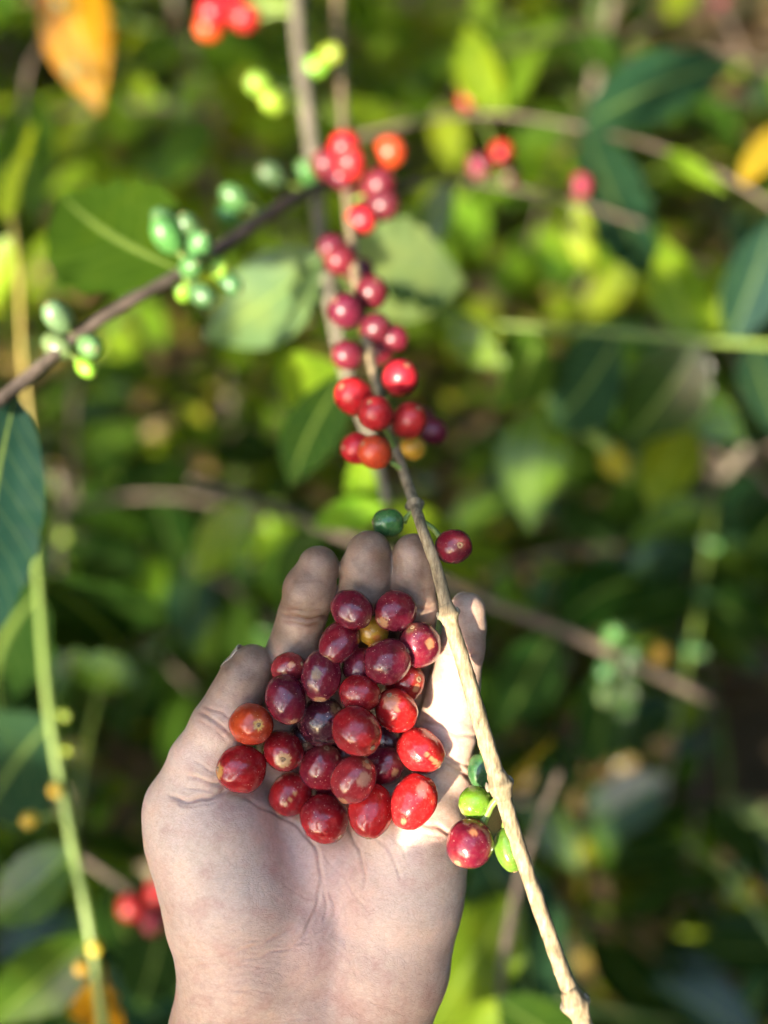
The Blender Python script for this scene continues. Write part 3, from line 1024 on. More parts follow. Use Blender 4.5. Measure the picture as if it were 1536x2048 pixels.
def twax(px, py):
    best = min(range(len(TP)), key=lambda i: (lambda q: math.hypot(q[0] - px, q[1] - py))(project(TP[i])))
    i = max(1, min(len(TP) - 2, best))
    return TP[i + 1] - TP[i - 1], project(TP[i])[2], TP[i]
for px, py, r in ((1000,1572,.0031),(896,1228,.0026),(1150,2010,.0031),(830,1010,.0023)):
    ax, d, c = twax(px, py)
    q = project(c)
    node_collar(q[0], q[1], d, r, TW, TO, ax, M_TWIG)

for px, py, r in ((1000,1572,.0031),(896,1228,.0026),(1150,2010,.0031),(830,1010,.0023)):
    ax, d, c = twax(px, py)
    a = ax / np.linalg.norm(ax); sd = np.cross(a, AZ); sd /= np.linalg.norm(sd)
    for sg in (-1, 1):
        b0 = c + sd * sg * r * 1.0; b1 = b0 + sd * sg * r * .2 + a * r * .25; b2 = b1 + a * r * .4 + sd * sg * r * .02
        v, f = tube(spline([b0, b1, b2], 7) - TO, np.array([.55, .5, .42, .34, .24, .14, .05]) * r, 8, .15, px, 900)
        add('leaf_scar', mesh_from('leaf_scar', v, f, M_GREY), TW)

def twig_cherry(px, py, rpx, d, nv, pal, sc, egg, att, label=None, parent=None, origin=None, seed=0):
    parent = parent or TW; origin = TO if origin is None else origin
    n = np.array(nv, float); n /= np.linalg.norm(n)
    x = np.cross(n, (0.2, .3, 1)); x /= np.linalg.norm(x); y = np.cross(n, x)
    B = np.stack([x, y, n], 1)
    me = cherry_mesh(300 + seed, pal[0], pal[1], egg, scar_dirs(sc, B))
    o = add('cherry', me, parent)
    c = W(px, py, d)
    rad = rpx / FP * d
    Mw = Matrix((RC @ B).tolist()).to_4x4() @ Matrix.Diagonal((rad, rad, rad, 1))
    Mw.translation = Vector(c - origin)
    o.matrix_local = Mw
    if label: o['label'] = label
    nvo = bpy.data.objects.new('navel', NAVEL); COL.objects.link(nvo); nvo.parent = o
    nvo.location = (0, 0, egg * 1.03 - .055)
    if att is not None:
        p0 = np.asarray(att); p1 = c - RC @ n * rad * egg * .93
        d0 = np.linalg.norm(p1 - p0)
        path = spline([p0, (p0 + p1) / 2 + AY * d0 * .12, p1], 8) - origin
        v, f = tube(path, np.array([.22, .17, .15, .15, .15, .17, .20, .26]) * rad, 9, .08, seed, 900)
        ped = add('pedicel', mesh_from('pedicel', v, f, M_GREENSTEM), parent)
    return o
GRN = ((.07, .17, .02), (.11, .22, .02)); DKG = ((.03, .10, .035), (.05, .15, .035)); LIM = ((.13, .26, .015), (.09, .20, .015))
_, _, a1 = twax(1004, 1590)
twig_cherry(951, 1606, 34, dz(70), (-.6, -.2, .4), LIM, [], 1.05, a1, 'round lime green unripe cherry', seed=1)
twig_cherry(940, 1686, 47, dz(108), (-.55, -.62, .55), WINE, [(.1,.7,.18,PALE,.0)], 1.06, a1, 'big wine-red cherry hanging lowest beside the palm', seed=2)
_, _, a2 = twax(1012, 1620)
twig_cherry(1019, 1697, 30, dz(80), (.2, -.9, .2), GRN, [], 1.5, a2, 'oval green cherry half behind the twig', seed=3)
_, _, a3 = twax(985, 1520)
twig_cherry(962, 1540, 27, dz(-40), (-.1, -.9, .2), DKG, [], 1.3, a3, 'dark green cherry behind the twig and little finger', seed=4)
_, _, a4 = twax(838, 1040)
twig_cherry(907, 1093, 38, dz(30), (.25, .1, .9), WINE, [], 1.05, a4, 'wine-red cherry right of the twig above the little finger', seed=5)
_, _, a5 = twax(832, 1018)
twig_cherry(777, 1045, 29, dz(-60), (-.9, .0, .3), DKG, [], 1.15, a5, 'dark green cherry peeping over the middle fingertip', seed=6)

def clus(parent, origin, path, items):
    for (px, py, rpx, d, col) in items:
        c = W(px, py, d)
        i = min(range(len(path)), key=lambda k: np.linalg.norm(path[k] - c))
        a = c - path[i]
        ax = a / (np.linalg.norm(a) + 1e-9) + AZ * .35
        berry(c, rpx * (1.12 if parent is TW else 1.0) / FP * d, ax, col, parent, origin, attach=path[i])
clus(TW, TO, TP, [
 (708,793,34,.388,'red'),(800,756,32,.395,'red'),(752,828,31,.372,'red'),(818,842,32,.382,'red'),(716,897,29,.378,'red'),
 (750,905,30,.366,'orange'),(865,863,25,.41,'wine'),(842,838,24,.415,'wine'),(826,895,22,.40,'yellow'),
 (692,622,31,.445,'wine'),(742,586,30,.455,'wine'),(750,657,27,.445,'wine'),(695,710,27,.43,'wine'),(787,676,25,.45,'wine'),(760,700,24,.455,'wine'),
 (682,520,28,.49,'wine'),(720,545,26,.50,'wine'),(665,495,24,.505,'wine'),
 (757,370,30,.53,'wine'),(765,410,29,.525,'wine'),(722,440,26,.52,'red'),(740,395,26,.545,'wine'),
 (690,298,30,.545,'red'),(700,328,29,.54,'red'),(655,330,28,.55,'wine'),(684,355,22,.545,'wine'),(778,305,29,.56,'orange')])
# small bud scars under the twig by the hand
for px, py in ((1035,1745),):
    _, d, c = twax(px, py)

# ------------------------------------------------------------------ other branches near the hand
B = branch('grey-green upright coffee stem behind the red cherry cluster', [(775,1010,.56),(735,860,.57),(692,745,.58),(660,590,.60),(641,470,.62),(634,370,.64),(612,200,.68),(596,60,.73),(590,-80,.78)],
           [.0024,.0029,.0034,.004,.0044,.0048,.005,.0052,.0058], M_GREY, sides=12)
BO, BP = t_path[B.name]
clus(B, BO, BP, [(520,170,26,.66,'lime'),(548,205,24,.66,'lime'),(660,110,22,.70,'lime'),(630,135,22,.7,'lime'),(545,352,28,.61,'green'),(615,345,25,.63,'green'),
                 (430,25,30,.74,'red'),(490,35,27,.74,'red'),(420,55,26,.75,'orange'),(460,10,27,.75,'red')])
def lf(px0, py0, d0, px1, py1, d1, col, parent, origin, nrm=(0, 0, 1), v=None, wide=1.0):
    """leaf given by the pixels of its base and tip; nrm in camera axes"""
    n = RC @ np.array(nrm, float)
    return leaf(W(px0, py0, d0), W(px1, py1, d1), n, parent, col, origin, LEAVES[v] if v is not None else None, wide=wide)
lf(660,515,.60, 950,560,.66, (.20,.29,.10), B, BO, (-.12,-.02,1.0), 1, 1.5)  # pale base colour stands in for the leaf's sunlit gloss
lf(662,530,.60, 975,610,.70, 'teal', B, BO, (.0,.55,.83), 6, 1.3)  # teal leaf added as the dark lower half of the pale one
lf(648,510,.60, 395,680,.64, (.11,.20,.075), B, BO, (-.05,-.02,1.0), 2, 1.35)
lf(690,745,.585, 585,1000,.63, 'dark', B, BO, (.3,-.1,.9), 3, 1.0)
lf(690,745,.585, 560,840,.68, 'fresh', B, BO, (-.4,-.3,.85), 4, 1.3)
lf(740,880,.575, 690,1100,.62, 'fresh', B, BO, (-.3,-.2,.9), 5, .8)
lf(775,1005,.57, 610,1060,.62, 'fresh', B, BO, (-.3,-.3,.9), 0, .7)
lf(775,1005,.57, 980,1170,.60, 'lime', B, BO, (.35,.25,.9), 6, .9)

C = branch('dark brown coffee twig slanting down across the left, with green cherries', [(-60,845,.40),(0,800,.41),(60,752,.42),(170,660,.435),(270,598,.45),(360,548,.47),(460,482,.50),(560,415,.55),(640,372,.62)],
           [.0030,.0029,.0028,.0027,.0027,.0030,.0032,.0034,.0038], M_BROWN, sides=12)
CO, CP = t_path[C.name]
clus(C, CO, CP, [(117,634,31,.425,'dull'),(115,692,28,.43,'dull'),(180,692,27,.425,'dull'),(172,735,20,.43,'lime'),
                 (335,470,33,.47,'green'),(378,455,27,.475,'green'),(400,490,28,.465,'green'),(382,535,26,.46,'green'),(432,536,24,.475,'lime'),(458,566,25,.48,'green'),(404,588,26,.47,'green'),(330,440,24,.49,'green'),
                 (470,395,27,.53,'green'),(455,430,22,.53,'green'),(490,400,22,.54,'lime'),(365,580,20,.475,'lime')])
lf(372,545,.475, 95,365,.56, 'mid', C, CO, (-.2,.22,.95), 2, 1.2)
lf(30,790,.42, -12,1330,.45, (.016,.055,.045), C, CO, (.42,.22,.88), 3, .85)

E = branch('light green young coffee stem running down the lower left', [(55,900,.66),(75,1150,.64),(98,1420,.62),(140,1660,.61),(180,1860,.60),(215,2100,.60)],
           [.0018,.0023,.0027,.0029,.0030,.0031], M_GREENSTEM, bump=.03)
EO, EP = t_path[E.name]
clus(E, EO, EP, [(112,1580,13,.61,'yellow'),(60,1640,16,.62,'yellow'),(190,1895,15,.59,'yellow'),(165,1935,14,.595,'yellow'),(130,1430,12,.61,'lime'),(135,1500,10,.61,'lime')])
lf(100,1440,.62, -70,1660,.72, 'teal', E, EO, (.2,.3,.9), 1, 1.2)
lf(150,1700,.61, -40,1850,.62, 'mid', E, EO, (.15,.55,.8), 6, 1.3)
lf(185,1870,.60, -30,2070,.60, 'mid', E, EO, (.55,.3,.75), 0, 1.3)
lf(75,1150,.64, 260,1340,.82, 'dark', E, EO, (0,.2,.9), 2, 1.3)
lf(80,1180,.64, -60,1500,.76, 'dark', E, EO, (0,.2,.9), 3, 1.3)
lf(190,1900,.6, 190,2120,.66, 'orange', E, EO, (-.2,.4,.8), 4, 1.0)

F = branch('yellow sunlit twig at the left edge', [(25,430,.70),(38,560,.69),(45,700,.68),(60,850,.68),(75,960,.7)], [.0014,.0019,.002,.0018,.0015], M_YELLOWSTEM)
FO, FP_ = t_path[F.name]
lf(30,470,.70, -50,640,.72, 'lime', F, FO, (-.4,-.3,.85), 1)
lf(28,440,.70, 10,240,.78, 'lime', F, FO, (-.4,-.3,.85), 3)
lf(50,180,1.0, 60,430,.95, 'mid', F, FO, (-.2,.3,.85), 4)

G = branch('grey twig low behind the fingers, running right to a bunch of green cherries', [(380,958,.95),(500,1000,.94),(640,1052,.93),(800,1120,.93),(980,1205,.92),(1110,1255,.92),(1240,1312,.92),(1420,1400,.95)],
           [.0035,.0037,.0039,.0039,.004,.0042,.0044,.0044], M_BROWN)
GO, GP = t_path[G.name]
clus(G, GO, GP, [(1226,1268,20,.9,'green'),(1262,1310,20,.9,'green'),(1215,1388,22,.9,'dull'),(1212,1340,18,.92,'green'),(1320,1308,20,.93,'yellow')])
lf(1110,1255,.92, 1000,1480,1.0, 'dark', G, GO, (0,.3,.9))
lf(1110,1255,.92, 1330,1130,1.0, 'dark', G, GO, (0,.3,.9))
lf(1240,1312,.92, 1180,1560,.95, 'dark', G, GO, (-.1,.2,.9))
lf(640,1052,.93, 560,1250,.98, 'mid', G, GO, (-.1,.2,.9))
lf(500,1000,.94, 380,1170,.98, 'lime', G, GO, (-.3,-.2,.9))

Hh = branch('thin twig crossing the upper right with a dark drooping leaf', [(700,275,.86),(880,235,.86),(1010,230,.86),(1160,255,.85),(1330,300,.84),(1480,370,.83),(1600,450,.82)], [.0019]*7, M_BROWN)
HO, HP = t_path[Hh.name]
lf(1160,255,.85, 1470,105,.80, 'teal', Hh, HO, (.1,.5,.85), 2, 1.5)
lf(1165,255,.85, 1350,560,.90, 'teal', Hh, HO, (.1,.35,.9), 3, 1.2)
lf(1480,370,.83, 1600,210,.86, 'yellow', Hh, HO, (-.3,.1,.9), 4, .7)
lf(1330,300,.84, 1450,380,.80, 'lime', Hh, HO, (-.3,-.1,.9), 1, .5)
lf(1010,230,.86, 900,20,.9, 'lime', Hh, HO, (-.4,-.3,.85), 5, .8)
lf(1010,230,.86, 1090,60,.9, 'lime', Hh, HO, (-.4,-.3,.85), 6, .6)

I = branch('thin brown twig with a few pinkish cherries right of the upper stem', [(640,372,.64),(760,380,.72),(900,360,.8),(1000,372,.82),(1150,405,.84),(1290,450,.86)], [.003,.0024,.0022,.0022,.0022,.0022], M_BROWN)
IO, IP = t_path[I.name]
clus(I, IO, IP, [(958,330,22,.82,'pink'),(1003,308,22,.83,'red'),(1018,352,20,.83,'wine'),(1160,372,22,.84,'pink'),(935,200,18,.9,'red')])
lf(1150,405,.84, 1180,560,.86, 'lime', I, IO, (-.4,-.2,.85), 0, .9)
lf(900,360,.8, 840,520,.82, 'mid', I, IO, (-.2,0,.9), 1, 1.0)

J = branch('yellow-green shoot with pale lit leaves at the right', [(880,640,.80),(1080,655,.79),(1240,665,.78),(1400,680,.77),(1560,690,.77)], [.0014,.0017,.002,.0026,.0026], M_GREENSTEM, bump=.03)
JO, JP = t_path[J.name]
lf(900,640,.80, 1005,735,.78, 'fresh', J, JO, (-.4,-.3,.85), 4, 1.3)
lf(1400,680,.77, 1320,470,.80, 'lime', J, JO, (-.42,-.2,.85), 2, 1.1)
lf(1410,680,.77, 1440,500,.80, 'lime', J, JO, (-.42,-.3,.85), 3, 1.1)
lf(1460,685,.77, 1560,420,.76, 'teal', J, JO, (.1,.5,.8), 1, 1.1)
lf(1240,665,.78, 1060,860,.86, 'teal', J, JO, (.1,.4,.85), 5, 1.5)
lf(1400,680,.77, 1240,900,.82, 'dark', J, JO, (.1,.3,.9), 6, 1.5)
lf(1500,690,.77, 1580,880,.74, 'teal', J, JO, (.1,.5,.8), 0, 1.4)
lf(1080,655,.79, 1010,830,.86, 'mid', J, JO, (.1,.5,.8), 2, 1.3)

K = branch('yellow-green curving shoot right of the red cherry cluster', [(1080,790,.9),(1150,840,.88),(1220,900,.86),(1260,960,.86)], [.004,.005,.0055,.003], M_GREENSTEM, bump=.03)
KO, KP = t_path[K.name]
lf(1100,800,.9, 1062,1050,.86, 'fresh', K, KO, (-.2,-.1,.95), 3, 1.25)
lf(1380,850,.9, 1300,1010,.86, 'lime', K, KO, (-.3,.1,.9), 0, 1.4)
lf(1210,890,.86, 1250,960,.84, 'yellow', K, KO, (-.3,-.2,.9), 1, 1.6)
lf(1340,800,.92, 1490,880,.9, 'fresh', K, KO, (-.1,.2,.9), 2, 1.5)

Lb = branch('coffee shoot below the hand at the lower right, with big leaves', [(1120,1540,.70),(1050,1720,.68),(1010,1900,.66),(990,2130,.64)], [.002,.0025,.003,.003], M_BROWN, bump=.03)
LO, LP = t_path[Lb.name]
lf(1030,1790,.70, 850,2090,.70, 'fresh', Lb, LO, (.15,.25,.95), 4, 1.3)
lf(960,1700,.72, 1090,2080,.70, 'teal', Lb, LO, (.1,.5,.85), 5, 1.3)
lf(990,2000,.62, 870,2180,.6, 'lime', Lb, LO, (-.3,-.2,.9), 6, 1.2)
lf(990,2000,.62, 1200,2130,.62, 'mid', Lb, LO, (-.1,.3,.9), 1, 1.2)
lf(1010,1560,.62, 1110,1500,.70, 'yellow', Lb, LO, (-.3,-.1,.9), 2, 1.0)

Q = branch('dim twig with three blurred red cherries left of the wrist', [(140,1700,.80),(230,1760,.78),(330,1830,.78),(460,1900,.8)], [.003]*4, M_BROWN)
QO, QP = t_path[Q.name]
clus(Q, QO, QP, [(264,1812,27,.76,'red'),(318,1782,26,.76,'red'),(308,1842,26,.75,'pink'),(250,1222,20,.95,'wine')])
lf(230,1760,.78, 300,1980,.86, 'dark', Q, QO, (0,.3,.9))
lf(330,1830,.78, 260,2050,.84, 'dark', Q, QO, (0,.3,.9))

# yellowing leaf at the top left hangs from its own shoot
R_ = branch('shoot with a large orange-yellow dying leaf at the top left', [(120,-120,.95),(140,-60,.95),(150,0,.96),(60,130,.98),(40,330,1.0)], [.0022]*5, M_BROWN)
RO, RP = t_path[R_.name]
lf(130,-80,.95, 185,215,.95, 'orange', R_, RO, (-.2,.1,.95), 1, 1.25)
clus(R_, RO, RP, [(145,142,13,.93,'dull'),(120,5,13,.93,'dull')])

# ------------------------------------------------------------------ coffee bushes behind
def in_frame(p, margin=60):
    q = project(p)
    return q is not None and -margin < q[0] < 1536 + margin and -margin < q[1] < 2048 + margin, q

def bush(base, height, n_lat, label, seed, pal, blen=.55, lean=(0, 0), leaf_len=(.075, .145), mind=.95):
    r = random.Random(seed)
    base = np.array(base, float)
    t = thing('coffee_bush', base, label, 'bush', 'coffee bushes beyond the hand')
    top = base + np.array((lean[0], lean[1], height))
    pts = [base, base + (top - base) * .35 + np.array((r.uniform(-.04, .04), r.uniform(-.04, .04), 0)), base + (top - base) * .7 + np.array((r.uniform(-.03, .03), r.uniform(-.03, .03), 0)), top]
    tp = spline(pts, 28)
    v, f = tube(tp - base, np.linspace(.016, .006, 28), 10, .08, seed, 60)
    add('trunk', mesh_from('trunk', v, f, M_GREY), t)
    count = 0
    for k in range(n_lat):
        u = .22 + .78 * (k + .5) / n_lat
        p0 = tp[min(27, int(u * 27))]
        az = k * 2.4 + r.uniform(-.4, .4)
        ln = blen * (1.15 - .5 * u) * r.uniform(.75, 1.15)
        out = np.array((math.cos(az), math.sin(az), 0))
        up = r.uniform(.05, .4)
        P = [p0, p0 + out * ln * .35 + np.array((0, 0, ln * up * .4)), p0 + out * ln * .7 + np.array((0, 0, ln * up * .45)), p0 + out * ln + np.array((0, 0, ln * (up * .3 - .12)))]
        path = spline(P, 16)
        bad = False
        for q_ in path:
            inf, q = in_frame(q_, 150)
            if q is not None and q[2] < mind and inf: bad = True
            if np.linalg.norm(q_ - CAM) < .45: bad = True
        if bad: continue
        v, f = tube(path - p0, np.linspace(.0045, .002, 16), 7, .05, seed + k, 100)
        br = add('branch', mesh_from('branch', v, f, M_BROWN if r.random() < .6 else M_GREENSTEM), t, p0 - base)
        nl = max(3, int(ln / .068))
        for i in range(nl):
            pi = path[min(15, int((i + .8) / nl * 15))]
            tdir = path[min(15, int((i + .8) / nl * 15))] - path[max(0, int((i + .8) / nl * 15) - 2)]
            tdir /= np.linalg.norm(tdir) + 1e-9
            sidev = np.cross(tdir, (0, 0, 1)); sidev /= np.linalg.norm(sidev) + 1e-9
            for sgn in (-1, 1):
                L = r.uniform(*leaf_len)
                dirv = sidev * sgn * .8 + tdir * .55 + np.array((0, 0, r.uniform(-.45, .15)))
                dirv /= np.linalg.norm(dirv)
                tip = pi + dirv * L
                inf, q = in_frame(tip, 120)
                if q is None or (q[2] < mind and inf) or not inf: continue
                if (1340 < q[0] and 1370 < q[1] < 1720) or (1370 < q[0] and q[1] < 210): continue
                nr = np.array((0, 0, 1)) + np.array((r.uniform(-.5, .5), r.uniform(-.5, .5), 0)) - AZ * 0
                leaf(pi, tip, nr, br, r.choice(pal), p0, LEAVES[r.randrange(7)], wide=r.uniform(1.0, 1.4))
                count += 1
            if r.random() < .35 and u > .3:
                kind = r.choice(['green', 'green', 'lime', 'green', 'wine'])
                for _ in range(r.randint(2, 5)):
                    c = pi + np.array((r.uniform(-.012, .012), r.uniform(-.012, .012), r.uniform(-.012, .012)))
                    inf, q = in_frame(c, 20)
                    if q is None or not inf: continue
                    berry(c, r.uniform(.0055, .0072), c - pi + AZ * .004, kind, br, p0, navel=False)
    return count

P1 = ['dark', 'mid', 'mid', 'fresh', 'teal', 'dark']
P2 = ['mid', 'fresh', 'lime', 'fresh', 'mid', 'lime']
P3 = ['dark', 'teal', 'dark', 'mid', 'teal', 'fresh']
BUSHES = [
 ((-.42, .95, 0), .62, 14, 'low coffee bush with mixed green leaves left of the fingers', 21, P1, .45),
 ((.48, 1.0, 0), .62, 14, 'dark-leaved low coffee bush on the right, level with the fingers', 22, P3, .5),
 ((-.35, 1.75, 0), 1.05, 16, 'bright yellow-green coffee bush at the upper left', 23, P2, .55),
 ((.42, 1.9, 0), 1.0, 15, 'coffee bush behind the red cherry cluster, upper middle right', 24, P2, .55),
 ((1.05, 1.7, 0), .95, 13, 'dark-leaved coffee bush at the right edge', 25, P3, .55),
 ((-1.15, 1.6, 0), 1.0, 13, 'coffee bush at the left edge', 26, P1, .55),
 ((.05, 2.75, 0), 1.15, 16, 'farthest coffee bush at the top middle', 27, P2, .6),
 ((-1.0, 2.9, 0), 1.2, 14, 'farthest coffee bush at the top left', 28, P2, .6),
 ((1.25, 2.9, 0), 1.0, 12, 'farthest coffee bush at the top right', 29, P1, .6),
 ((-.45, .30, 0), .50, 11, 'low dark coffee seedling below the left of the wrist', 30, P3, .36),
 ((.45, .35, 0), .50, 11, 'low dark coffee seedling at the lower right', 31, P3, .36),
 ((.02, .62, 0), .40, 9, 'small coffee seedling hidden mostly behind the hand', 32, P1, .34),
]
print("cherry z", zlog); tot = 0
for b_, h_, n_, lab, sd, pal, bl in BUSHES:
    tot += bush(b_, h_, int(n_ * 1.75), lab, sd, pal, bl)
print('bush leaves', tot)

# ------------------------------------------------------------------ fallen leaves
LITV = leaf_mesh(50, 5, 2, .45)
base_v = np.array([v.co[:] for v in LITV.vertices]); base_f = [tuple(p.vertices) for p in LITV.polygons]
def scatter(name, items, mat):
    V, Fc, Cc = [], [], []
    for pos, L, M3, col in items:
        o0 = len(V) * len(base_v)
        V.append(base_v * L @ np.array(M3).T + pos)
        Cc.append(np.tile(np.array((*col, 1)), (len(base_v), 1)))
        Fc += [tuple(i + o0 for i in p) for p in base_f]
    m = mesh_from(name, np.vstack(V), Fc, mat)
    at = m.attributes.new('tone', 'FLOAT_COLOR', 'POINT')
    at.data.foreach_set('color', np.vstack(Cc).astype(np.float32).ravel())
    return m
r = random.Random(5)
items = []
for _ in range(2600):
    x, y = r.uniform(-2.2, 2.4), r.uniform(-.3, 5.2)
    a = r.uniform(0, 6.28)
    M3 = frame((math.cos(a), math.sin(a), r.uniform(-.15, .25)), (r.uniform(-.5, .5), r.uniform(-.5, .5), 1))
    col = r.choice([(.28, .18, .08), (.16, .09, .04), (.36, .25, .12), (.10, .06, .025), (.30, .22, .05), (.06, .10, .02), (.05, .09, .012), (.05, .09, .012)])
    items.append((np.array((x, y, .03 + r.uniform(0, .03))), r.uniform(.07, .15), M3, col))
lit = add('fallen_leaves', scatter('fallen_leaves', items, M_LITTER))
tag(lit, 'dry tan leaf litter covering the ground', 'leaf litter', kind='stuff')

def weed_material():
    m, nt, b, L = new_mat('weed_leaf')
    at = N(nt, 'ShaderNodeAttribute', attribute_name='tone')
    L.new(at.outputs['Color'], b.inputs['Base Color'])
    b.inputs['Roughness'].default_value = .25
    tr = N(nt, 'ShaderNodeBsdfTranslucent')
    L.new(mixrgb(nt, at.outputs['Color'], (2.4, 2.2, .6), 1.0, 'MULTIPLY'), tr.inputs['Color'])
    mx = N(nt, 'ShaderNodeMixShader'); mx.inputs[0].default_value = .4
    L.new(b.outputs[0], mx.inputs[1]); L.new(tr.outputs[0], mx.inputs[2])
    L.new(mx.outputs[0], nt.nodes['Material Output'].inputs['Surface'])
    return m
r = random.Random(77)
items = []
while len(items) < 5200:
    x, y = r.uniform(-1.9, 2.0), r.uniform(.1, 4.4)
    clump = .5 + .5 * mnoise.noise(Vector((x * 3.1, y * 3.1, 2.0)))
    z = (.06 + .75 * clump * r.random()) * (1 if y > .9 else .6)
    p = np.array((x, y, z))
    q = project(p)
    if q is None or q[2] < 1.05 or not (-80 < q[0] < 1620 and -80 < q[1] < 2130): continue
    if (1340 < q[0] and 1370 < q[1] < 1720) or (1370 < q[0] and q[1] < 210): continue
    a = r.uniform(0, 6.28)
    M3 = frame((math.cos(a), math.sin(a), r.uniform(-.5, .3)), (r.gauss(0, .5), r.gauss(-.2, .5), 1))
    items.append((p, r.uniform(.03, .065), M3, r.choice([(.035, .09, .007), (.065, .13, .009), (.16, .23, .014), (.02, .055, .007), (.22, .23, .02), (.26, .19, .09)])))
ug = add('undergrowth', scatter('undergrowth', items, weed_material()))
tag(ug, 'small-leaved weeds growing thickly between the coffee bushes', 'undergrowth', kind='stuff')

# ------------------------------------------------------------------ shade: unseen branch and trees added to block and shape the light
HOLE = [(866,1210),(1010,1170),(1140,1500),(1320,2040),(1160,2040),(1050,1820),(968,1700),(890,1640),(800,1632),(790,1490),(838,1400),(846,1290)]  # area kept open so the sun still reaches the little finger
def inside(x, y, poly):
    c = False; j = len(poly) - 1
    for i in range(len(poly)):
        xi, yi = poly[i]; xj, yj = poly[j]
        if (yi > y) != (yj > y) and x < (xj - xi) * (y - yi) / (yj - yi) + xi: c = not c
        j = i
    return c
def shade_px(p):
    """where the shadow of world point p falls on the hand plane, in photo pixels"""
    q = RC.T @ (np.asarray(p) - CAM)
    t = (q[2] + D0) / SUN_CAM[2]
    h = q - SUN_CAM * t
    return 768 + h[0] / D0 * FP, 1024 - h[1] / D0 * FP
def inside_many(P, poly):
    P = np.asarray(P, float); c = np.zeros(len(P), bool); j = len(poly) - 1
    for i in range(len(poly)):
        xi, yi = poly[i]; xj, yj = poly[j]
        if yi != yj:
            c ^= ((yi > P[:, 1]) != (yj > P[:, 1])) & (P[:, 0] < (xj - xi) * (P[:, 1] - yi) / (yj - yi) + xi)
        j = i
    return c
def shade_many(P):
    q = (np.asarray(P) - CAM) @ RC
    t = (q[:, 2] + D0) / SUN_CAM[2]
    h = q - t[:, None] * SUN_CAM
    return np.stack([768 + h[:, 0] / D0 * FP, 1024 - h[:, 1] / D0 * FP], 1)
ref0 = leaf_mesh(60)
refv = np.array([v.co[:] for v in ref0.vertices])
r = random.Random(8)
T = np.array([(x, y) for x in range(220, 1010, 20) for y in range(1020, 2120, 20)], float)
T = T[~inside_many(T, HOLE) & ~((T[:, 0] > 880) & (T[:, 1] < 1150))]
cov = np.zeros(len(T), int)
hub = to_world(cs(300, 1900, 0)) + SUN * .52
SB = thing('coffee_branch', hub, 'leafy branch added out of view to shade the palm', 'branch', 'coffee branches')  # unseen stand-in for the body shade of whoever holds the camera
kept = 0
spines = []
for sx in (330, 560, 790):
    pts = [to_world(cs(sx + dx, y, 0)) + SUN * (.50 + .03 * k) for k, (y, dx) in enumerate(((2300, -60), (1800, 0), (1400, 10), (1000, 30)))]
    spines.append(spline(pts, 30))
    v, f = tube(spines[-1] - hub, np.linspace(.004, .002, 30), 7)
    add('twig', mesh_from('twig', v, f, M_BROWN), SB)
U_ = np.cross(SUN, (0, 0, 1)); U_ /= np.linalg.norm(U_); V_ = np.cross(SUN, U_)
for trial in range(4000):
    left = np.where(cov < 1)[0]
    if len(left) == 0: break
    tx, ty = T[left[r.randrange(len(left))]]
    L = r.uniform(.07, .14) if trial < 500 else r.uniform(.025, .08)
    p = to_world(cs(tx, ty, 0)) + SUN * r.uniform(.46, .56)
    a = r.uniform(0, 6.28)
    dv = U_ * math.cos(a) + V_ * math.sin(a)
    base = p - dv * L * r.uniform(.3, .7); tip = base + dv * L
    nr = SUN + np.array((r.uniform(-.4, .4), r.uniform(-.4, .4), r.uniform(-.2, .5)))
    sh = shade_many(refv * L @ np.array(frame(dv, nr)).T + base)
    if inside_many(sh, HOLE).any(): continue
    poly = [tuple(sh[i * 9]) for i in range(17)] + [tuple(sh[i * 9 + 8]) for i in range(16, -1, -1)]
    gain = inside_many(T, poly)
    if not (gain & (cov < 1)).any(): continue
    cov += gain
    leaf(base, tip, nr, SB, 'dark', hub, ref0)
    sp = min((q for s_ in spines for q in s_), key=lambda q: np.linalg.norm(q - base))
    path = spline([sp, (sp + base) / 2 + SUN * .01, base], 6)
    if not inside_many(shade_many(path), HOLE).any():
        v, f = tube(path - hub, [.0014] * 6, 5)
        add('petiole', mesh_from('petiole', v, f, M_GREENSTEM), SB)
    kept += 1
print('uncovered', int((cov < 1).sum()))
print('shade leaves', kept)

ctr = np.array((0.1, .9, .7))
U_ = np.cross(SUN, (0, 0, 1)); U_ /= np.linalg.norm(U_); V_ = np.cross(U_, SUN); V_ /= np.linalg.norm(V_)
r = random.Random(19)
items = []
pc = to_world(cs(930, 1500, 30))
def perp(p, c):
    d = p - c
    return np.linalg.norm(d - SUN * (d @ SUN))
keepclear = [(pc, .17), (to_world(cs(880, 1300, 30)), .12), (W(760, 820, .39), .07), (W(250, 420, .52), .05)]
keepclear += [(W(820, 520, .65), .07), (W(520, 590, .63), .06), (W(1380, 600, .78), .08), (W(620, 790, .66), .05), (W(920, 1960, .66), .06), (W(690, 310, .54), .05), (W(30, 500, .7), .06), (W(1470, 90, 2.6), .28), (W(1450, 1530, 1.66), .24), (W(230, 430, .52), .07)]
DENSE = [(950, 1000, 1536, 2048, -.42), (80, 680, 560, 1010, -.45), (60, 1120, 420, 1760, -.5), (0, 1700, 340, 2048, -.4)]  # areas where the added crown is thickened to darken the background
def thr_at(p):
    q = RC.T @ (p - CAM); t = (q[2] + 1.15) / SUN_CAM[2]; h = q - SUN_CAM * t
    x, y = 768 + h[0] / 1.15 * FP, 1024 - h[1] / 1.15 * FP
    for x0, y0, x1, y1, th in DENSE:
        if x0 < x < x1 and y0 < y < y1: return th
    return -.12
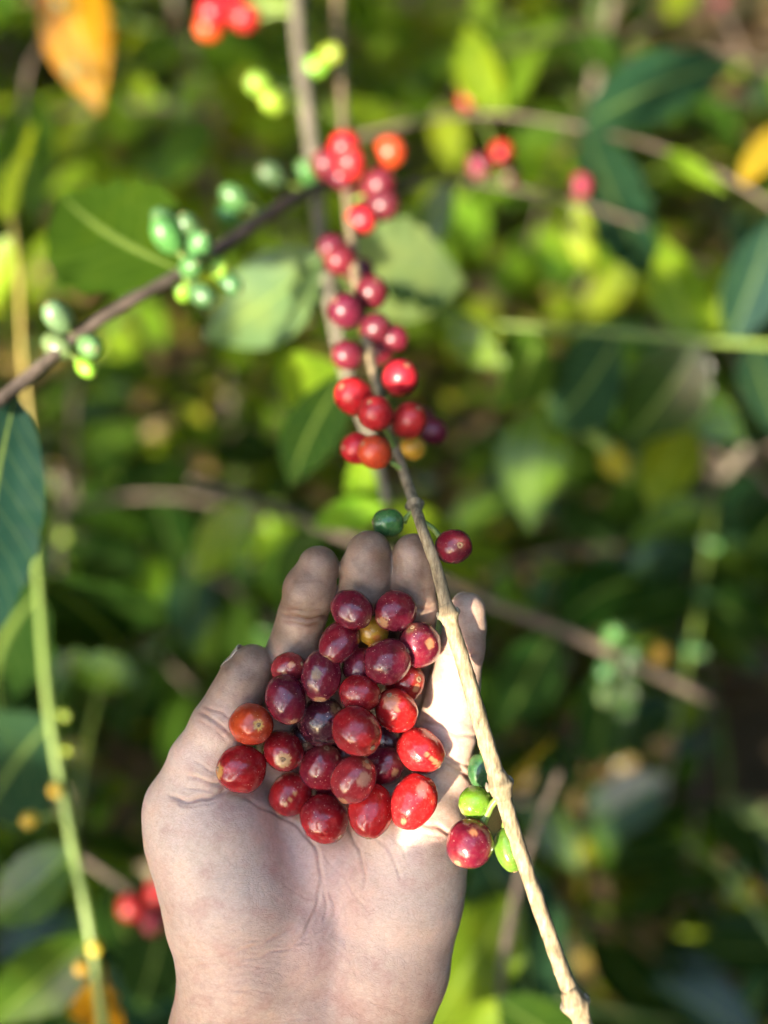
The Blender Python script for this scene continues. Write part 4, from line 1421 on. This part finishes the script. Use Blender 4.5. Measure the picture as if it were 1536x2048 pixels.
for _ in range(7000):
    u, v_, t = r.uniform(-2.6, 2.6), r.uniform(-1.5, 2.0), r.uniform(2.4, 4.2)
    nz = mnoise.noise(Vector((u * 2.6, v_ * 2.6, t * .35))) + .6 * mnoise.noise(Vector((u * 6.3 + 9, v_ * 6.3, t * .5)))
    p = ctr + U_ * u + V_ * v_ + SUN * t
    if nz < thr_at(p): continue
    if p[2] < .25: continue
    if any(perp(p, c) < rad for c, rad in keepclear): continue
    dv = np.array((r.gauss(0, 1), r.gauss(0, 1), r.gauss(-.3, .5)))
    items.append((p, r.uniform(.10, .17), frame(dv, SUN + np.array((r.gauss(0, .5), r.gauss(0, .5), r.gauss(.3, .5)))), r.choice([(.04, .10, .02), (.06, .13, .025), (.03, .08, .02)])))
tb = np.array((ctr[0] + SUN[0] * 3.4, ctr[1] + SUN[1] * 3.4, 0))
ST = thing('added_shade_tree', tb, 'broad tree added out of view behind the camera to dapple the sunlight', 'tree')  # unseen tree added and shaped to break up the sunlight
m = scatter('crown', [(p - tb, L, M3, c) for p, L, M3, c in items], M_CANOPY)
add('crown', m, ST)
for dx, dy, hh in ((1.3, .2, 3.2), (1.0, -.6, 2.6), (-1.5, .3, 2.8)):
    path = spline([(dx * .8, dy * .8, 0), (dx * .85, dy * .85, hh * .4), (dx, dy, hh * .75), (dx * 1.6, dy * 1.6, hh)], 20)
    v, f = tube(path, np.linspace(.05, .012, 20), 10, .05, 3, 20)
    add('trunk', mesh_from('trunk', v, f, M_GREY), ST)
print('canopy', len(items))
GAP = RC @ np.array((-.12, .30, .95)); GAP /= np.linalg.norm(GAP)  # opening left in the added crowns for skylight on the hand
handw = to_world(cs(620, 1500, 0))
def crown_leaves(seed, n, lo3, hi3, origin, gap_deg=37, thr=-.33):
    r = random.Random(seed); out = []
    for _ in range(n):
        p = np.array([r.uniform(a, b) for a, b in zip(lo3, hi3)])
        if mnoise.noise(Vector(p * 1.6)) < thr: continue
        q = project(p)
        if q is not None and -250 < q[0] < 1800 and -400 < q[1] < 2400: continue
        if np.linalg.norm(p - CAM) < .9: continue
        d = p - handw; d /= np.linalg.norm(d)
        if d @ GAP > math.cos(math.radians(gap_deg)): continue
        blocked = False
        for c in (handw, ctr, np.array((0, 2.6, .5)), np.array((-.9, 1.6, .6)), np.array((.9, 1.6, .6))):
            d = p - c; d /= np.linalg.norm(d)
            if d @ SUN > math.cos(math.radians(17)): blocked = True; break
        if blocked: continue
        dv = np.array((r.gauss(0, 1), r.gauss(0, 1), r.gauss(-.2, .4)))
        nr = handw - p; nr /= np.linalg.norm(nr)
        nr = nr * .9 + np.array((r.gauss(0, .3), r.gauss(0, .3), .5))
        out.append((p - origin, r.uniform(.34, .55), frame(dv, nr), r.choice([(.04, .10, .012), (.06, .13, .016), (.03, .08, .010)])))
    return out
def sky_blocker_tree(ob, lo3, hi3, n, seed, label, h, lean):  # unseen tree added to hold back skylight
    ob = np.array(ob, float)
    OT = thing('added_shade_tree', ob, label, 'tree')
    items = crown_leaves(seed, n, lo3, hi3, ob)
    add('crown', scatter('crown', items, M_CANOPY), OT)
    path = spline([(0, 0, 0), (.03, .02, h * .4), (lean[0] * .3, lean[1] * .3, h * .75), (lean[0], lean[1], h)], 20)
    v, f = tube(path, np.linspace(.07, .02, 20), 12, .05, 3, 20)
    add('trunk', mesh_from('trunk', v, f, M_GREY), OT)
    return len(items)
print('crowns', sky_blocker_tree((.9, 4.6, 0), (-3.4, .5, 2.2), (3.4, 6.2, 3.7), 7000, 33, 'tall tree added out of view, its high crown cutting the skylight on the coffee bushes', 3.2, (-.5, -1.2)),
      sky_blocker_tree((-3.0, .9, 0), (-4.2, -1.5, .1), (-1.7, 6.0, 3.4), 5500, 34, 'broad leafy tree added beyond the left edge to block skylight', 3.0, (.2, .3)),
      sky_blocker_tree((3.1, .9, 0), (1.7, -3.0, .1), (4.2, 6.0, 3.4), 6000, 35, 'broad leafy tree added beyond the right edge to block skylight', 3.0, (-.2, .3)),
      sky_blocker_tree((.9, -2.6, 0), (-1.4, -4.5, .4), (3.0, -.6, 3.6), 4500, 36, 'leafy tree added close behind the photographer to block skylight', 3.0, (-.2, .3)),
      sky_blocker_tree((.3, 7.0, 0), (-4.2, 5.8, .1), (4.2, 7.6, 3.4), 4500, 37, 'leafy tree added beyond the farthest coffee bushes to block skylight', 3.0, (-.2, .3)))
